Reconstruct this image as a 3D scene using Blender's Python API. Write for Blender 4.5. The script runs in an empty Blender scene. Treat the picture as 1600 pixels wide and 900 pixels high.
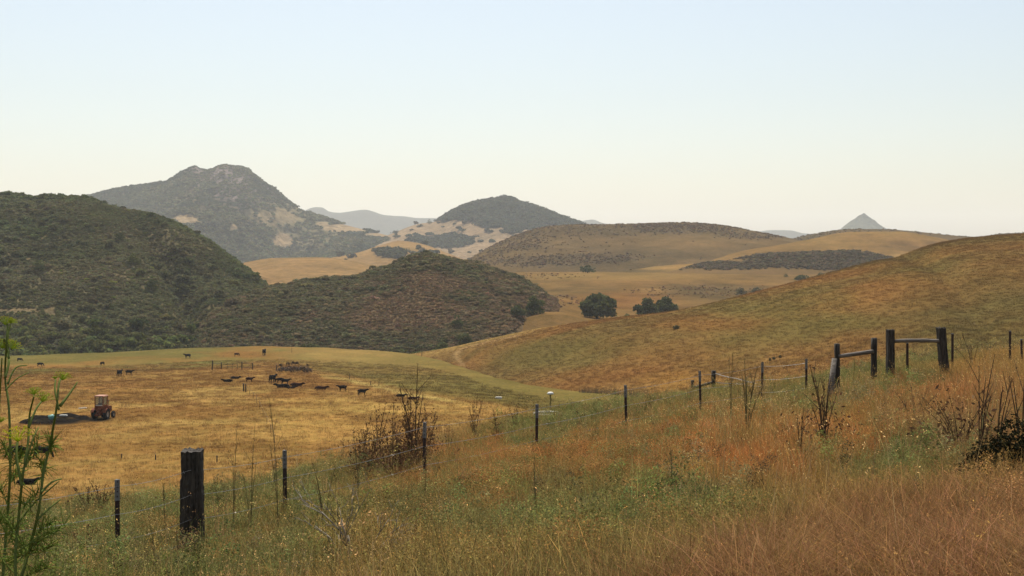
import bpy, bmesh, math, random
import numpy as np
from mathutils import Vector, Matrix

random.seed(7)
rng = np.random.default_rng(11)
scene = bpy.context.scene
C = scene.collection
R = math.radians

# ------------------------------------------------------------------ camera
F = 1931.0          # focal length in photo pixels (photo 1600 wide)
HY = 400.0          # row of the eye level in the photo
cam_d = bpy.data.cameras.new('camera')
cam_d.sensor_width = 36.0
cam_d.lens = 36.0 * F / 1600.0
cam_d.shift_y = -(450.0 - HY) / 1600.0
cam_d.clip_start = 0.1
cam_d.clip_end = 30000.0
cam = bpy.data.objects.new('camera', cam_d)
cam.rotation_euler = (R(90), 0, 0)
C.objects.link(cam)
scene.camera = cam

# ------------------------------------------------------------------ sky and sun
SUN_EL, SUN_AZ = R(60), R(-8)        # azimuth clockwise from +Y (ahead), so ahead and a little left
world = bpy.data.worlds.new('World')
scene.world = world
world.use_nodes = True
wn = world.node_tree.nodes
wl = world.node_tree.links
bg = wn['Background']
sky = wn.new('ShaderNodeTexSky')
sky.sky_type = 'NISHITA'
sky.sun_disc = False
sky.sun_elevation = SUN_EL
sky.sun_rotation = SUN_AZ
sky.altitude = 0
sky.air_density = 1.3
sky.dust_density = 1.6
sky.ozone_density = 1.0
hsv = wn.new('ShaderNodeHueSaturation')      # thin white haze: the whole sky paler
hsv.inputs['Saturation'].default_value = 0.74
wl.new(sky.outputs[0], hsv.inputs['Color'])
wl.new(hsv.outputs[0], bg.inputs[0])
bg.inputs[1].default_value = 0.098
sun_d = bpy.data.lights.new('sun', 'SUN')
sun_d.energy = 5.0
sun_d.angle = R(0.53)
sun_d.color = (1.0, 0.975, 0.92)
sun = bpy.data.objects.new('sun', sun_d)
sdir = Vector((math.sin(SUN_AZ) * math.cos(SUN_EL), math.cos(SUN_AZ) * math.cos(SUN_EL), math.sin(SUN_EL)))
sun.rotation_euler = sdir.to_track_quat('Z', 'Y').to_euler()
sun.location = sdir * 200
C.objects.link(sun)
vs = scene.view_settings
vs.view_transform = 'Standard'
vs.look = 'None'
vs.exposure = 0.36
vs.gamma = 1.0
vs.use_curve_mapping = False
cy = scene.cycles
cy.max_bounces = 5
cy.diffuse_bounces = 2
cy.glossy_bounces = 2
cy.transmission_bounces = 4
cy.transparent_max_bounces = 6
cy.volume_bounces = 2
cy.use_denoising = True
HAZE_DENSITY = 0.74e-4
HAZE_COLOR = (0.955, 0.985, 1.0, 1)

# ------------------------------------------------------------------ maths helpers
def W(px, py, d):
    return Vector(((px - 800.0) / F * d, d, -(py - HY) / F * d))
def zz(py, d):
    return -(py - HY) / F * d

def pchip_slopes(x, y):
    h = np.diff(x, axis=-1)
    h = np.where(np.abs(h) < 1e-9, 1e-9, h)
    dl = np.diff(y, axis=-1) / h
    m = np.zeros_like(y, dtype=float)
    a, b = dl[..., :-1], dl[..., 1:]
    w1 = 2 * h[..., 1:] + h[..., :-1]
    w2 = h[..., 1:] + 2 * h[..., :-1]
    ok = (a * b) > 0
    with np.errstate(divide='ignore', invalid='ignore'):
        hm = (w1 + w2) / (w1 / np.where(ok, a, 1) + w2 / np.where(ok, b, 1))
    m[..., 1:-1] = np.where(ok, hm, 0)
    m[..., 0] = dl[..., 0]
    m[..., -1] = dl[..., -1]
    return m
def pchip(x, xp, fp):
    xp = np.asarray(xp, float); fp = np.asarray(fp, float)
    m = pchip_slopes(xp, fp)
    x = np.clip(np.asarray(x, float), xp[0], xp[-1])
    i = np.clip(np.searchsorted(xp, x, side='right') - 1, 0, len(xp) - 2)
    h = xp[i + 1] - xp[i]
    t = (x - xp[i]) / h
    return ((1 + 2 * t) * (1 - t) ** 2) * fp[i] + t * (1 - t) ** 2 * h * m[i] + t * t * (3 - 2 * t) * fp[i + 1] + t * t * (t - 1) * h * m[i + 1]

def _hash(ix, iy, seed):
    with np.errstate(over='ignore'):
        h = ix.astype(np.int64) * 374761393 + iy.astype(np.int64) * 668265263 + seed * 982451653
        h &= 0xffffffff
        h = ((h ^ (h >> 13)) * 1274126177) & 0xffffffff
        h = h ^ (h >> 16)
    return h / 4294967295.0
def vnoise(x, y, seed=0):
    ix = np.floor(x); iy = np.floor(y)
    fx = x - ix; fy = y - iy
    fx = fx * fx * (3 - 2 * fx); fy = fy * fy * (3 - 2 * fy)
    a = _hash(ix, iy, seed); b = _hash(ix + 1, iy, seed)
    c = _hash(ix, iy + 1, seed); d = _hash(ix + 1, iy + 1, seed)
    return (a * (1 - fx) + b * fx) * (1 - fy) + (c * (1 - fx) + d * fx) * fy
def fbm(x, y, s, octaves=4, seed=0, gain=0.5):
    x = np.asarray(x, float) / s; y = np.asarray(y, float) / s
    t = 0; a = 1.0; n = 0
    for o in range(octaves):
        t = t + a * (vnoise(x, y, seed + o * 17) * 2 - 1); n += a
        c_, s_ = math.cos(0.6), math.sin(0.6)
        x, y = (x * c_ - y * s_) * 2.03, (x * s_ + y * c_) * 2.03
        a *= gain
    return t / n
def ridged(x, y, s, octaves=4, seed=0):
    x = np.asarray(x, float) / s; y = np.asarray(y, float) / s
    t = 0; a = 1.0; n = 0
    for o in range(octaves):
        t = t + a * (1 - np.abs(vnoise(x, y, seed + o * 13) * 2 - 1) * 2); n += a
        x, y = x * 2.1 + 3.1, y * 2.1 - 1.7
        a *= 0.5
    return t / n
def sstep(a, b, x):
    t = np.clip((x - a) / (b - a), 0, 1)
    return t * t * (3 - 2 * t)
def blob(px, py, cx, cy, rx, ry, soft=0.35, nz=None):
    r = np.sqrt(((px - cx) / rx) ** 2 + ((py - cy) / ry) ** 2)
    if nz is not None: r = r + nz
    return 1 - sstep(1 - soft, 1 + soft, r)
def mixc(a, b, t):
    t = np.asarray(t)[..., None]
    return np.asarray(a) * (1 - t) + np.asarray(b) * t

# ------------------------------------------------------------------ object helpers
def tag(o, label=None, cat=None, group=None, kind=None):
    if label: o['label'] = label
    if cat: o['category'] = cat
    if group: o['group'] = group
    if kind or cat: o['kind'] = kind or 'thing'
    return o
def empty(name, loc=(0, 0, 0), rz=0.0, parent=None):
    o = bpy.data.objects.new(name, None)
    o.empty_display_size = 0.3
    C.objects.link(o)
    o.location = loc
    o.rotation_euler = (0, 0, rz)
    if parent: o.parent = parent
    return o
def mesh_obj(name, me, mat=None, parent=None, loc=None, link=True):
    o = bpy.data.objects.new(name, me)
    if mat is not None and len(me.materials) == 0: me.materials.append(mat)
    if link: C.objects.link(o)
    if parent: o.parent = parent
    if loc is not None: o.location = loc
    return o
def np_mesh(name, verts, faces, smooth=True, cols=None, cname='col'):
    """faces: (n,3) or (n,4) int array"""
    verts = np.asarray(verts, np.float32); faces = np.asarray(faces, np.int32)
    me = bpy.data.meshes.new(name)
    me.vertices.add(len(verts))
    me.vertices.foreach_set('co', verts.ravel())
    k = faces.shape[1]
    me.loops.add(faces.size)
    me.loops.foreach_set('vertex_index', faces.ravel())
    me.polygons.add(len(faces))
    me.polygons.foreach_set('loop_start', np.arange(0, faces.size, k, dtype=np.int32))
    me.polygons.foreach_set('loop_total', np.full(len(faces), k, np.int32))
    me.polygons.foreach_set('use_smooth', np.full(len(faces), smooth, bool))
    me.update(calc_edges=True)
    if cols is not None:
        a = me.attributes.new(cname, 'FLOAT_COLOR', 'POINT')
        c4 = np.ones((len(verts), 4), np.float32)
        c4[:, :3] = cols
        a.data.foreach_set('color', c4.ravel())
    return me

class MB:
    """collects shapes into one mesh"""
    def __init__(s): s.v = []; s.f = []; s.c = []
    def add(s, vs_, fs_, col=(1, 1, 1)):
        n = len(s.v)
        s.v += [tuple(v) for v in vs_]
        s.c += [tuple(col)] * len(vs_)
        s.f += [tuple(i + n for i in f) for f in fs_]
    def box(s, c, size, rot=None, col=(1, 1, 1), taper=1.0):
        c = Vector(c); hx, hy, hz = size[0] / 2, size[1] / 2, size[2] / 2
        vs_ = []
        for z in (-1, 1):
            k = 1.0 if z < 0 else taper
            for x, y in ((-1, -1), (1, -1), (1, 1), (-1, 1)):
                p = Vector((x * hx * k, y * hy * k, z * hz))
                if rot is not None: p = rot @ p
                vs_.append(c + p)
        s.add(vs_, [(3, 2, 1, 0), (4, 5, 6, 7), (0, 1, 5, 4), (1, 2, 6, 5), (2, 3, 7, 6), (3, 0, 4, 7)], col)
    def tube(s, pts, rad, n=6, col=(1, 1, 1), cap=True):
        pts = [Vector(p) for p in pts]
        if not hasattr(rad, '__len__'): rad = [rad] * len(pts)
        up = Vector((0.13, 0.31, 0.94))
        vs_ = []; fs_ = []
        for i, p in enumerate(pts):
            t = (pts[min(i + 1, len(pts) - 1)] - pts[max(i - 1, 0)]).normalized()
            a = t.cross(up)
            if a.length < 0.05: a = t.cross(Vector((1, 0, 0)))
            a.normalize(); b = t.cross(a)
            for k in range(n):
                an = 2 * math.pi * k / n
                vs_.append(p + (a * math.cos(an) + b * math.sin(an)) * rad[i])
        for i in range(len(pts) - 1):
            for k in range(n):
                k2 = (k + 1) % n
                fs_.append((i * n + k, i * n + k2, (i + 1) * n + k2, (i + 1) * n + k))
        if cap:
            fs_.append(tuple(range(n - 1, -1, -1)))
            m = (len(pts) - 1) * n
            fs_.append(tuple(m + k for k in range(n)))
        s.add(vs_, fs_, col)
    def lathe(s, prof, c=(0, 0, 0), axis='z', n=24, col=(1, 1, 1), closed=False):
        c = Vector(c); vs_ = []; fs_ = []
        for r, h in prof:
            for k in range(n):
                an = 2 * math.pi * k / n
                x, y = r * math.cos(an), r * math.sin(an)
                p = {'z': Vector((x, y, h)), 'y': Vector((x, h, y)), 'x': Vector((h, x, y))}[axis]
                vs_.append(c + p)
        for i in range(len(prof) - 1):
            for k in range(n):
                k2 = (k + 1) % n
                fs_.append((i * n + k, i * n + k2, (i + 1) * n + k2, (i + 1) * n + k))
        s.add(vs_, fs_, col)
    def mesh(s, name, smooth=False):
        me = bpy.data.meshes.new(name)
        me.from_pydata(s.v, [], s.f)
        a = me.attributes.new('pc', 'FLOAT_COLOR', 'POINT')
        c4 = np.ones((len(s.v), 4), np.float32)
        if len(s.v): c4[:, :3] = np.array(s.c)
        a.data.foreach_set('color', c4.ravel())
        if smooth:
            me.polygons.foreach_set('use_smooth', np.ones(len(me.polygons), bool))
        me.update()
        return me
    def build(s, name, mat, parent=None, smooth=False, loc=None):
        return mesh_obj(name, s.mesh(name, smooth), mat, parent, loc)

# ------------------------------------------------------------------ materials
def new_mat(name):
    m = bpy.data.materials.new(name)
    m.use_nodes = True
    nt = m.node_tree
    nt.nodes.clear()
    out = nt.nodes.new('ShaderNodeOutputMaterial')
    return m, nt.nodes, nt.links, out
def _mul(nd, ln, a, b):
    x = nd.new('ShaderNodeMix'); x.data_type = 'RGBA'; x.blend_type = 'MULTIPLY'; x.inputs[0].default_value = 1.0
    ln.new(a, x.inputs[6]); ln.new(b, x.inputs[7])
    return x.outputs[2]
def mat_ground(name, noise=((0.9, 0.5), (6.0, 0.35)), bump=0.4, bump_scale=1.0, rough=0.95, stretch=(1, 1, 1), hue=0.0):
    """vertex colour 'col' times several octaves of world-space noise"""
    m, nd, ln, out = new_mat(name)
    geo = nd.new('ShaderNodeNewGeometry')
    mp = nd.new('ShaderNodeMapping'); mp.inputs['Scale'].default_value = stretch
    ln.new(geo.outputs['Position'], mp.inputs[0])
    at = nd.new('ShaderNodeAttribute'); at.attribute_name = 'col'
    c = at.outputs['Color']
    for sc_, amp in noise:
        n = nd.new('ShaderNodeTexNoise'); n.inputs['Scale'].default_value = 1.0 / sc_
        n.inputs['Detail'].default_value = 5; n.inputs['Roughness'].default_value = 0.65
        ln.new(mp.outputs[0], n.inputs['Vector'])
        r = nd.new('ShaderNodeValToRGB')
        lo, hi = 1 - amp, 1 + amp
        r.color_ramp.elements[0].position = 0.3; r.color_ramp.elements[1].position = 0.7
        r.color_ramp.elements[0].color = (lo, lo * (1 + hue), lo, 1)
        r.color_ramp.elements[1].color = (hi, hi * (1 - hue * 0.4), hi * (1 - hue), 1)
        ln.new(n.outputs['Fac'], r.inputs[0])
        c = _mul(nd, ln, c, r.outputs[0])
    b = nd.new('ShaderNodeBsdfPrincipled')
    b.inputs['Roughness'].default_value = rough
    b.inputs['Specular IOR Level'].default_value = 0.0
    ln.new(c, b.inputs['Base Color'])
    if bump > 0:
        n = nd.new('ShaderNodeTexNoise'); n.inputs['Scale'].default_value = 1.0 / bump_scale
        n.inputs['Detail'].default_value = 6; n.inputs['Roughness'].default_value = 0.7
        ln.new(mp.outputs[0], n.inputs['Vector'])
        bp = nd.new('ShaderNodeBump'); bp.inputs['Strength'].default_value = bump; bp.inputs['Distance'].default_value = bump_scale * 0.6
        ln.new(n.outputs['Fac'], bp.inputs['Height']); ln.new(bp.outputs[0], b.inputs['Normal'])
    ln.new(b.outputs[0], out.inputs[0])
    return m
def mat_leaf(name, inst=True, color=None, trans=0.35, rnd=0.25):
    """instanced foliage: instance colour 'col' x shape colour 'pc'; part of the light passes through the leaf"""
    m, nd, ln, out = new_mat(name)
    if inst:
        at = nd.new('ShaderNodeAttribute'); at.attribute_type = 'INSTANCER'; at.attribute_name = 'col'
        c = at.outputs['Color']
    else:
        rgb = nd.new('ShaderNodeRGB'); rgb.outputs[0].default_value = (*color, 1); c = rgb.outputs[0]
    pc = nd.new('ShaderNodeAttribute'); pc.attribute_name = 'pc'
    c = _mul(nd, ln, c, pc.outputs['Color'])
    d = nd.new('ShaderNodeBsdfDiffuse'); t = nd.new('ShaderNodeBsdfTranslucent'); mx = nd.new('ShaderNodeMixShader')
    mx.inputs[0].default_value = trans
    ln.new(c, d.inputs[0]); ln.new(c, t.inputs[0])
    ln.new(d.outputs[0], mx.inputs[1]); ln.new(t.outputs[0], mx.inputs[2])
    ln.new(mx.outputs[0], out.inputs[0])
    return m
def mat_plain(name, color, rough=0.7, metal=0.0, var=0.25, scale=8.0, bump=0.2, color2=None, spec=0.3, stretch=(1, 1, 1), use_pc=False):
    """solid thing: colour broken by object-space noise, with fine relief"""
    m, nd, ln, out = new_mat(name)
    tc = nd.new('ShaderNodeTexCoord'); mp = nd.new('ShaderNodeMapping'); mp.inputs['Scale'].default_value = stretch
    ln.new(tc.outputs['Object'], mp.inputs[0])
    n = nd.new('ShaderNodeTexNoise'); n.inputs['Scale'].default_value = scale; n.inputs['Detail'].default_value = 6; n.inputs['Roughness'].default_value = 0.65
    ln.new(mp.outputs[0], n.inputs['Vector'])
    r = nd.new('ShaderNodeValToRGB')
    r.color_ramp.elements[0].position = 0.35; r.color_ramp.elements[1].position = 0.65
    c2 = color2 or tuple(min(1, c * (1 + var)) for c in color)
    r.color_ramp.elements[0].color = (*[c * (1 - var) for c in color], 1)
    r.color_ramp.elements[1].color = (*c2, 1)
    ln.new(n.outputs['Fac'], r.inputs[0])
    c = r.outputs[0]
    if use_pc:
        pc = nd.new('ShaderNodeAttribute'); pc.attribute_name = 'pc'
        c = _mul(nd, ln, c, pc.outputs['Color'])
    b = nd.new('ShaderNodeBsdfPrincipled')
    b.inputs['Roughness'].default_value = rough; b.inputs['Metallic'].default_value = metal
    b.inputs['Specular IOR Level'].default_value = spec
    ln.new(c, b.inputs['Base Color'])
    if bump:
        bp = nd.new('ShaderNodeBump'); bp.inputs['Strength'].default_value = bump; bp.inputs['Distance'].default_value = 0.02
        ln.new(n.outputs['Fac'], bp.inputs['Height']); ln.new(bp.outputs[0], b.inputs['Normal'])
    ln.new(b.outputs[0], out.inputs[0])
    return m

# ------------------------------------------------------------------ terrain surfaces
LAND = 0.465          # overall reflectance of the dry land
VEG = 0.88           # overall reflectance of the scattered plants
def sat(c, k=1.12):
    l = (np.asarray(c) * np.array([.3, .55, .15])).sum(-1, keepdims=True)
    return np.clip((l + (c - l) * k) * np.array([1.04, .945, 1.04]), 0.004, 1)
class Surf:
    """a piece of land: cross lines ordered from near to far, each a list of (bearing px, distance, height); smooth in between"""
    def __init__(s, lines, relief=None):
        s.lines = [tuple(np.array(c, float) for c in zip(*L)) for L in lines]
        s.m = len(lines)
        s.relief = relief
    def prof(s, px):
        D = np.stack([pchip(px, L[0], L[1]) for L in s.lines], -1)
        Z = np.stack([pchip(px, L[0], L[2]) for L in s.lines], -1)
        return D, Z
    def eval(s, px, t):
        """t in 0..m-1"""
        px = np.asarray(px, float); t = np.asarray(t, float)
        D, Z = s.prof(px)
        M = pchip_slopes(D, Z)
        i = np.clip(np.floor(t).astype(int), 0, s.m - 2)
        ar = np.arange(len(px))
        u = t - i
        d0, d1 = D[ar, i], D[ar, i + 1]; h = d1 - d0
        z = ((1 + 2 * u) * (1 - u) ** 2) * Z[ar, i] + u * (1 - u) ** 2 * h * M[ar, i] + u * u * (3 - 2 * u) * Z[ar, i + 1] + u * u * (u - 1) * h * M[ar, i + 1]
        d = d0 + h * u
        x = (px - 800) / F * d
        if s.relief is not None: z = z + s.relief(x, d, px, t)
        return np.stack([x, d, z], -1)
    def at(s, px, d):
        """height of the land at bearing px and distance d"""
        px = np.atleast_1d(np.asarray(px, float)); d = np.atleast_1d(np.asarray(d, float))
        px, d = np.broadcast_arrays(px, d)
        D, Z = s.prof(px)
        i = np.clip((D <= d[:, None]).sum(1) - 1, 0, s.m - 2)
        ar = np.arange(len(px))
        t = i + np.clip((d - D[ar, i]) / (D[ar, i + 1] - D[ar, i]), 0, 1)
        return s.eval(px, t)[:, 2]
    def point(s, px, d):
        return Vector(((px - 800) / F * d, d, float(s.at(px, d)[0])))
    def point_py(s, px, py, lo=None, hi=None):
        """first point of the land seen at photo pixel (px,py)"""
        D, _ = s.prof(np.array([float(px)]))
        ds = np.linspace(lo or D[0, 0], hi or D[0, -1], 900)
        z = s.at(np.full(900, float(px)), ds)
        rows = HY - z / ds * F
        k = np.argmin(np.abs(rows - py)) if not (rows <= py).any() else np.argmax(rows <= py)
        return Vector(((px - 800) / F * ds[k], ds[k], z[k]))
    def mesh(s, name, px0, px1, nu, counts, colf=None):
        pxs = np.linspace(px0, px1, nu)
        ts = np.concatenate([i + np.arange(c) / c for i, c in enumerate(counts)] + [[s.m - 1.0]])
        P, T = np.meshgrid(pxs, ts)
        v = s.eval(P.ravel(), T.ravel())
        nv = len(ts)
        a = (np.arange(nv - 1)[:, None] * nu + np.arange(nu - 1)[None, :]).ravel()
        f = np.stack([a, a + 1, a + nu + 1, a + nu], -1)
        cols = None
        if colf is not None:
            py = HY - v[:, 2] / v[:, 1] * F
            cols = np.clip(sat(colf(P.ravel(), py, v)) * LAND, 0, 1)
        return np_mesh(name, v, f, True, cols)
    def sample(s, n, px0, px1, t0, t1, density=None):
        """random points even per square metre of plan, thinned by density(px,py,xyz) in 0..1"""
        px = rng.uniform(px0, px1, n * 2); t = rng.uniform(t0, t1, n * 2)
        D, _ = s.prof(px)
        i = np.clip(np.floor(t).astype(int), 0, s.m - 2); ar = np.arange(len(px))
        dd = D[ar, i + 1] - D[ar, i]
        d = D[ar, i] + dd * (t - i)
        w = d * dd
        keep = rng.random(len(px)) < w / np.percentile(w, 97)
        v = s.eval(px[keep], t[keep]); px = px[keep]
        py = HY - v[:, 2] / v[:, 1] * F
        if density is not None:
            k = rng.random(len(px)) < density(px, py, v)
            v, px, py = v[k], px[k], py[k]
        return v[:n], px[:n], py[:n]
def const(pxs, d, z):
    return [(p, d, z) for p in pxs]

# ------------------------------------------------------------------ scattered ground cover
def scatter(name, pts, protos, col, scale, rot=None, idx=None, label=None, cat=None):
    """one 'stuff' object: shape copies standing on the given points (geometry nodes)"""
    n = len(pts)
    me = bpy.data.meshes.new(name)
    me.vertices.add(n)
    me.vertices.foreach_set('co', np.asarray(pts, np.float32).ravel())
    a = me.attributes.new('col', 'FLOAT_COLOR', 'POINT')
    c4 = np.ones((n, 4), np.float32); c4[:, :3] = np.clip(sat(col) * VEG, 0, 1); a.data.foreach_set('color', c4.ravel())
    scale = np.asarray(scale, np.float32)
    if scale.ndim == 1: scale = np.stack([scale] * 3, -1)
    a = me.attributes.new('sc', 'FLOAT_VECTOR', 'POINT'); a.data.foreach_set('vector', scale.astype(np.float32).ravel())
    if rot is None:
        rot = np.zeros((n, 3), np.float32); rot[:, 2] = rng.uniform(0, 6.283, n)
        rot[:, :2] = rng.normal(0, 0.08, (n, 2))
    a = me.attributes.new('ro', 'FLOAT_VECTOR', 'POINT'); a.data.foreach_set('vector', np.asarray(rot, np.float32).ravel())
    if idx is None: idx = rng.integers(0, len(protos.objects), n)
    a = me.attributes.new('pi', 'INT', 'POINT'); a.data.foreach_set('value', np.asarray(idx, np.int32))
    o = mesh_obj(name, me)
    ng = bpy.data.node_groups.new(name + '_nodes', 'GeometryNodeTree')
    ng.interface.new_socket('Geometry', in_out='INPUT', socket_type='NodeSocketGeometry')
    ng.interface.new_socket('Geometry', in_out='OUTPUT', socket_type='NodeSocketGeometry')
    gi = ng.nodes.new('NodeGroupInput'); go = ng.nodes.new('NodeGroupOutput')
    ip = ng.nodes.new('GeometryNodeInstanceOnPoints')
    ci = ng.nodes.new('GeometryNodeCollectionInfo')
    ci.inputs['Collection'].default_value = protos
    ci.inputs['Separate Children'].default_value = True
    ci.inputs['Reset Children'].default_value = True
    ip.inputs['Pick Instance'].default_value = True
    def na(nm, dt):
        q = ng.nodes.new('GeometryNodeInputNamedAttribute'); q.data_type = dt; q.inputs[0].default_value = nm
        return q.outputs[0]
    L = ng.links
    L.new(gi.outputs[0], ip.inputs['Points'])
    L.new(ci.outputs[0], ip.inputs['Instance'])
    L.new(na('pi', 'INT'), ip.inputs['Instance Index'])
    er = ng.nodes.new('FunctionNodeEulerToRotation')
    L.new(na('ro', 'FLOAT_VECTOR'), er.inputs[0]); L.new(er.outputs[0], ip.inputs['Rotation'])
    L.new(na('sc', 'FLOAT_VECTOR'), ip.inputs['Scale'])
    L.new(ip.outputs[0], go.inputs[0])
    mod = o.modifiers.new('scatter', 'NODES'); mod.node_group = ng
    tag(o, label, cat, kind='stuff')
    return o
def proto_coll(name, meshes, mat):
    c = bpy.data.collections.new(name)
    for k, me in enumerate(meshes):
        if len(me.materials) == 0: me.materials.append(mat)
        c.objects.link(bpy.data.objects.new(name, me))
    return c

def leafy_mesh(name, lobes, nleaf, leaf, seed, dark=0.55, core=True, flat=0.0):
    """foliage: leaf-sized faces spread over the shells of several lobes ((x,y,z),(rx,ry,rz)), shape colour varies from clump to clump"""
    rs = np.random.default_rng(seed)
    vol = np.array([l[1][0] * l[1][1] + l[1][0] * l[1][2] for l in lobes]); pr = vol / vol.sum()
    which = rs.choice(len(lobes), nleaf, p=pr)
    cen = np.array([l[0] for l in lobes], float)[which]; rad = np.array([l[1] for l in lobes], float)[which]
    dirn = rs.normal(size=(nleaf, 3)); dirn /= np.linalg.norm(dirn, axis=1)[:, None]
    dirn[:, 2] = np.where(dirn[:, 2] < -0.35, -dirn[:, 2], dirn[:, 2])
    rr = rs.uniform(0.62, 1.08, nleaf) ** 0.7
    # bumpy outline
    bump = 1 + 0.22 * np.sin(dirn[:, 0] * 7 + which * 1.3) * np.sin(dirn[:, 2] * 6 + dirn[:, 1] * 5 + which)
    p = cen + dirn * rad * (rr * bump)[:, None]
    nrm = dirn * 0.6 + rs.normal(size=(nleaf, 3)) * 0.6; nrm[:, 2] += flat
    nrm /= np.linalg.norm(nrm, axis=1)[:, None]
    a = np.cross(nrm, rs.normal(size=(nleaf, 3))); a /= np.linalg.norm(a, axis=1)[:, None]
    b = np.cross(nrm, a)
    sz = leaf * rs.uniform(0.6, 1.4, nleaf)
    s1 = (a * sz[:, None]); s2 = (b * (sz * rs.uniform(0.45, 0.8, nleaf))[:, None])
    v = np.stack([p - s1, p + s2, p + s1, p - s2], 1).reshape(-1, 3)
    f = np.arange(nleaf * 4).reshape(-1, 4)
    tone = rs.uniform(0.75, 1.25, len(lobes))[which] * rs.uniform(0.7, 1.3, nleaf)
    col = np.repeat(np.stack([tone * rs.uniform(0.9, 1.15, nleaf), tone, tone * rs.uniform(0.8, 1.1, nleaf)], -1), 4, 0)
    me = np_mesh(name, v, f, False, np.clip(col, 0, 2), 'pc')
    return me
# ================================================================== THE LAND
M = {}
M['grass_ground'] = mat_ground('grass_ground', ((0.35, 0.4), (2.5, 0.3)), 0.6, 0.25)
M['pasture'] = mat_ground('pasture_ground', ((0.7, 0.30), (4.5, 0.18), (22, 0.08)), 0.45, 0.9, stretch=(1, 0.55, 1), hue=0.08)
M['hill_grass'] = mat_ground('hill_grass', ((1.1, 0.16), (7, 0.14), (38, 0.08)), 0.35, 1.4, hue=0.06)
M['far_hill'] = mat_ground('far_hill_grass', ((3.5, 0.2), (16, 0.2), (70, 0.14)), 0.5, 5.0, hue=0.06)
M['brush_soil'] = mat_ground('brush_soil', ((2.5, 0.35), (14, 0.25)), 0.8, 2.5, hue=0.06)
M['far_land'] = mat_ground('far_land', ((9, 0.28), (45, 0.18)), 0.9, 12.0, hue=0.05)
M['mountain'] = mat_ground('mountain_land', ((14, 0.34), (60, 0.2)), 1.0, 22.0, hue=0.04)

GOLD = (0.40, 0.235, 0.078)
GOLD2 = (0.36, 0.245, 0.085)
STRAW = (0.50, 0.36, 0.14)
GREENISH = (0.205, 0.17, 0.062)
RUST = (0.30, 0.16, 0.062)
BROWN = (0.20, 0.13, 0.065)
CHAP = (0.075, 0.078, 0.036)
OLIVE = (0.13, 0.12, 0.05)

# ---- ground under everything, out to the horizon
g = 9300
n = 60
gx, gy = np.meshgrid(np.linspace(-g, g, n), np.linspace(-350, 9300, n))
gz = -74 + 3 * fbm(gx, gy, 700, 3, 5)
gv = np.stack([gx.ravel(), gy.ravel(), gz.ravel()], -1)
ga = (np.arange(n - 1)[:, None] * n + np.arange(n - 1)[None, :]).ravel()
gme = np_mesh('ground', gv, np.stack([ga, ga + 1, ga + n + 1, ga + n], -1), True, np.tile(np.array(GOLD2) * 0.8, (n * n, 1)))
tag(mesh_obj('ground', gme, M['far_land']), kind='structure')

# ---- foreground bench with the near fence
FC = [(-500, 18.5, 800), (0, 19.5, 780), (150, 20.5, 766), (300, 21.5, 750), (500, 24.2, 712), (700, 28.5, 662), (850, 33, 642), (1000, 40, 622), (1200, 46, 609), (1400, 44, 581), (1600, 42, 556), (2100, 42, 540)]
FCoff = lambda px: np.interp(px, [0, 600, 1000, 1600], [46, 40, 20, 14])
FCz = [(p, d, float(zz(y + FCoff(p), d))) for p, d, y in FC]
fg_lines = [
    [(-500, 1.4, -1.62), (2100, 1.4, -1.55)],
    [(-500, 6, -2.25), (200, 6, -2.2), (800, 6, -1.85), (1300, 6, -1.72), (1600, 6, -1.68), (2100, 6, -1.65)],
    [(-500, 10, -3.0), (200, 10, -3.02), (800, 10, -2.55), (1300, 10, -2.22), (1600, 10, -2.1), (2100, 10, -2.0)],
    [(-500, 12, -3.5), (184, 14, -3.66), (446, 16.3, -3.64), (662, 18.8, -3.6), (838, 21.5, -3.57), (979, 24.5, -3.62), (1095, 27.5, -3.66), (1260, 31, -3.6), (1400, 31.5, -3.16), (1600, 31.5, -2.85), (2100, 31, -2.4)],
    FCz,
    [(p, d + 12, z - 4.6) for p, d, z in FCz],
    [(p, d + 55, z - 23.0) for p, d, z in FCz],
]
def fg_relief(x, y, px, t):
    return 0.10 * fbm(x, y, 3.0, 4, 3) * np.clip(t, 0, 1) + 0.25 * fbm(x, y, 11, 2, 4) * np.clip(t - 1.2, 0, 1) * 0.5
FG = Surf(fg_lines, fg_relief)
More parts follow.
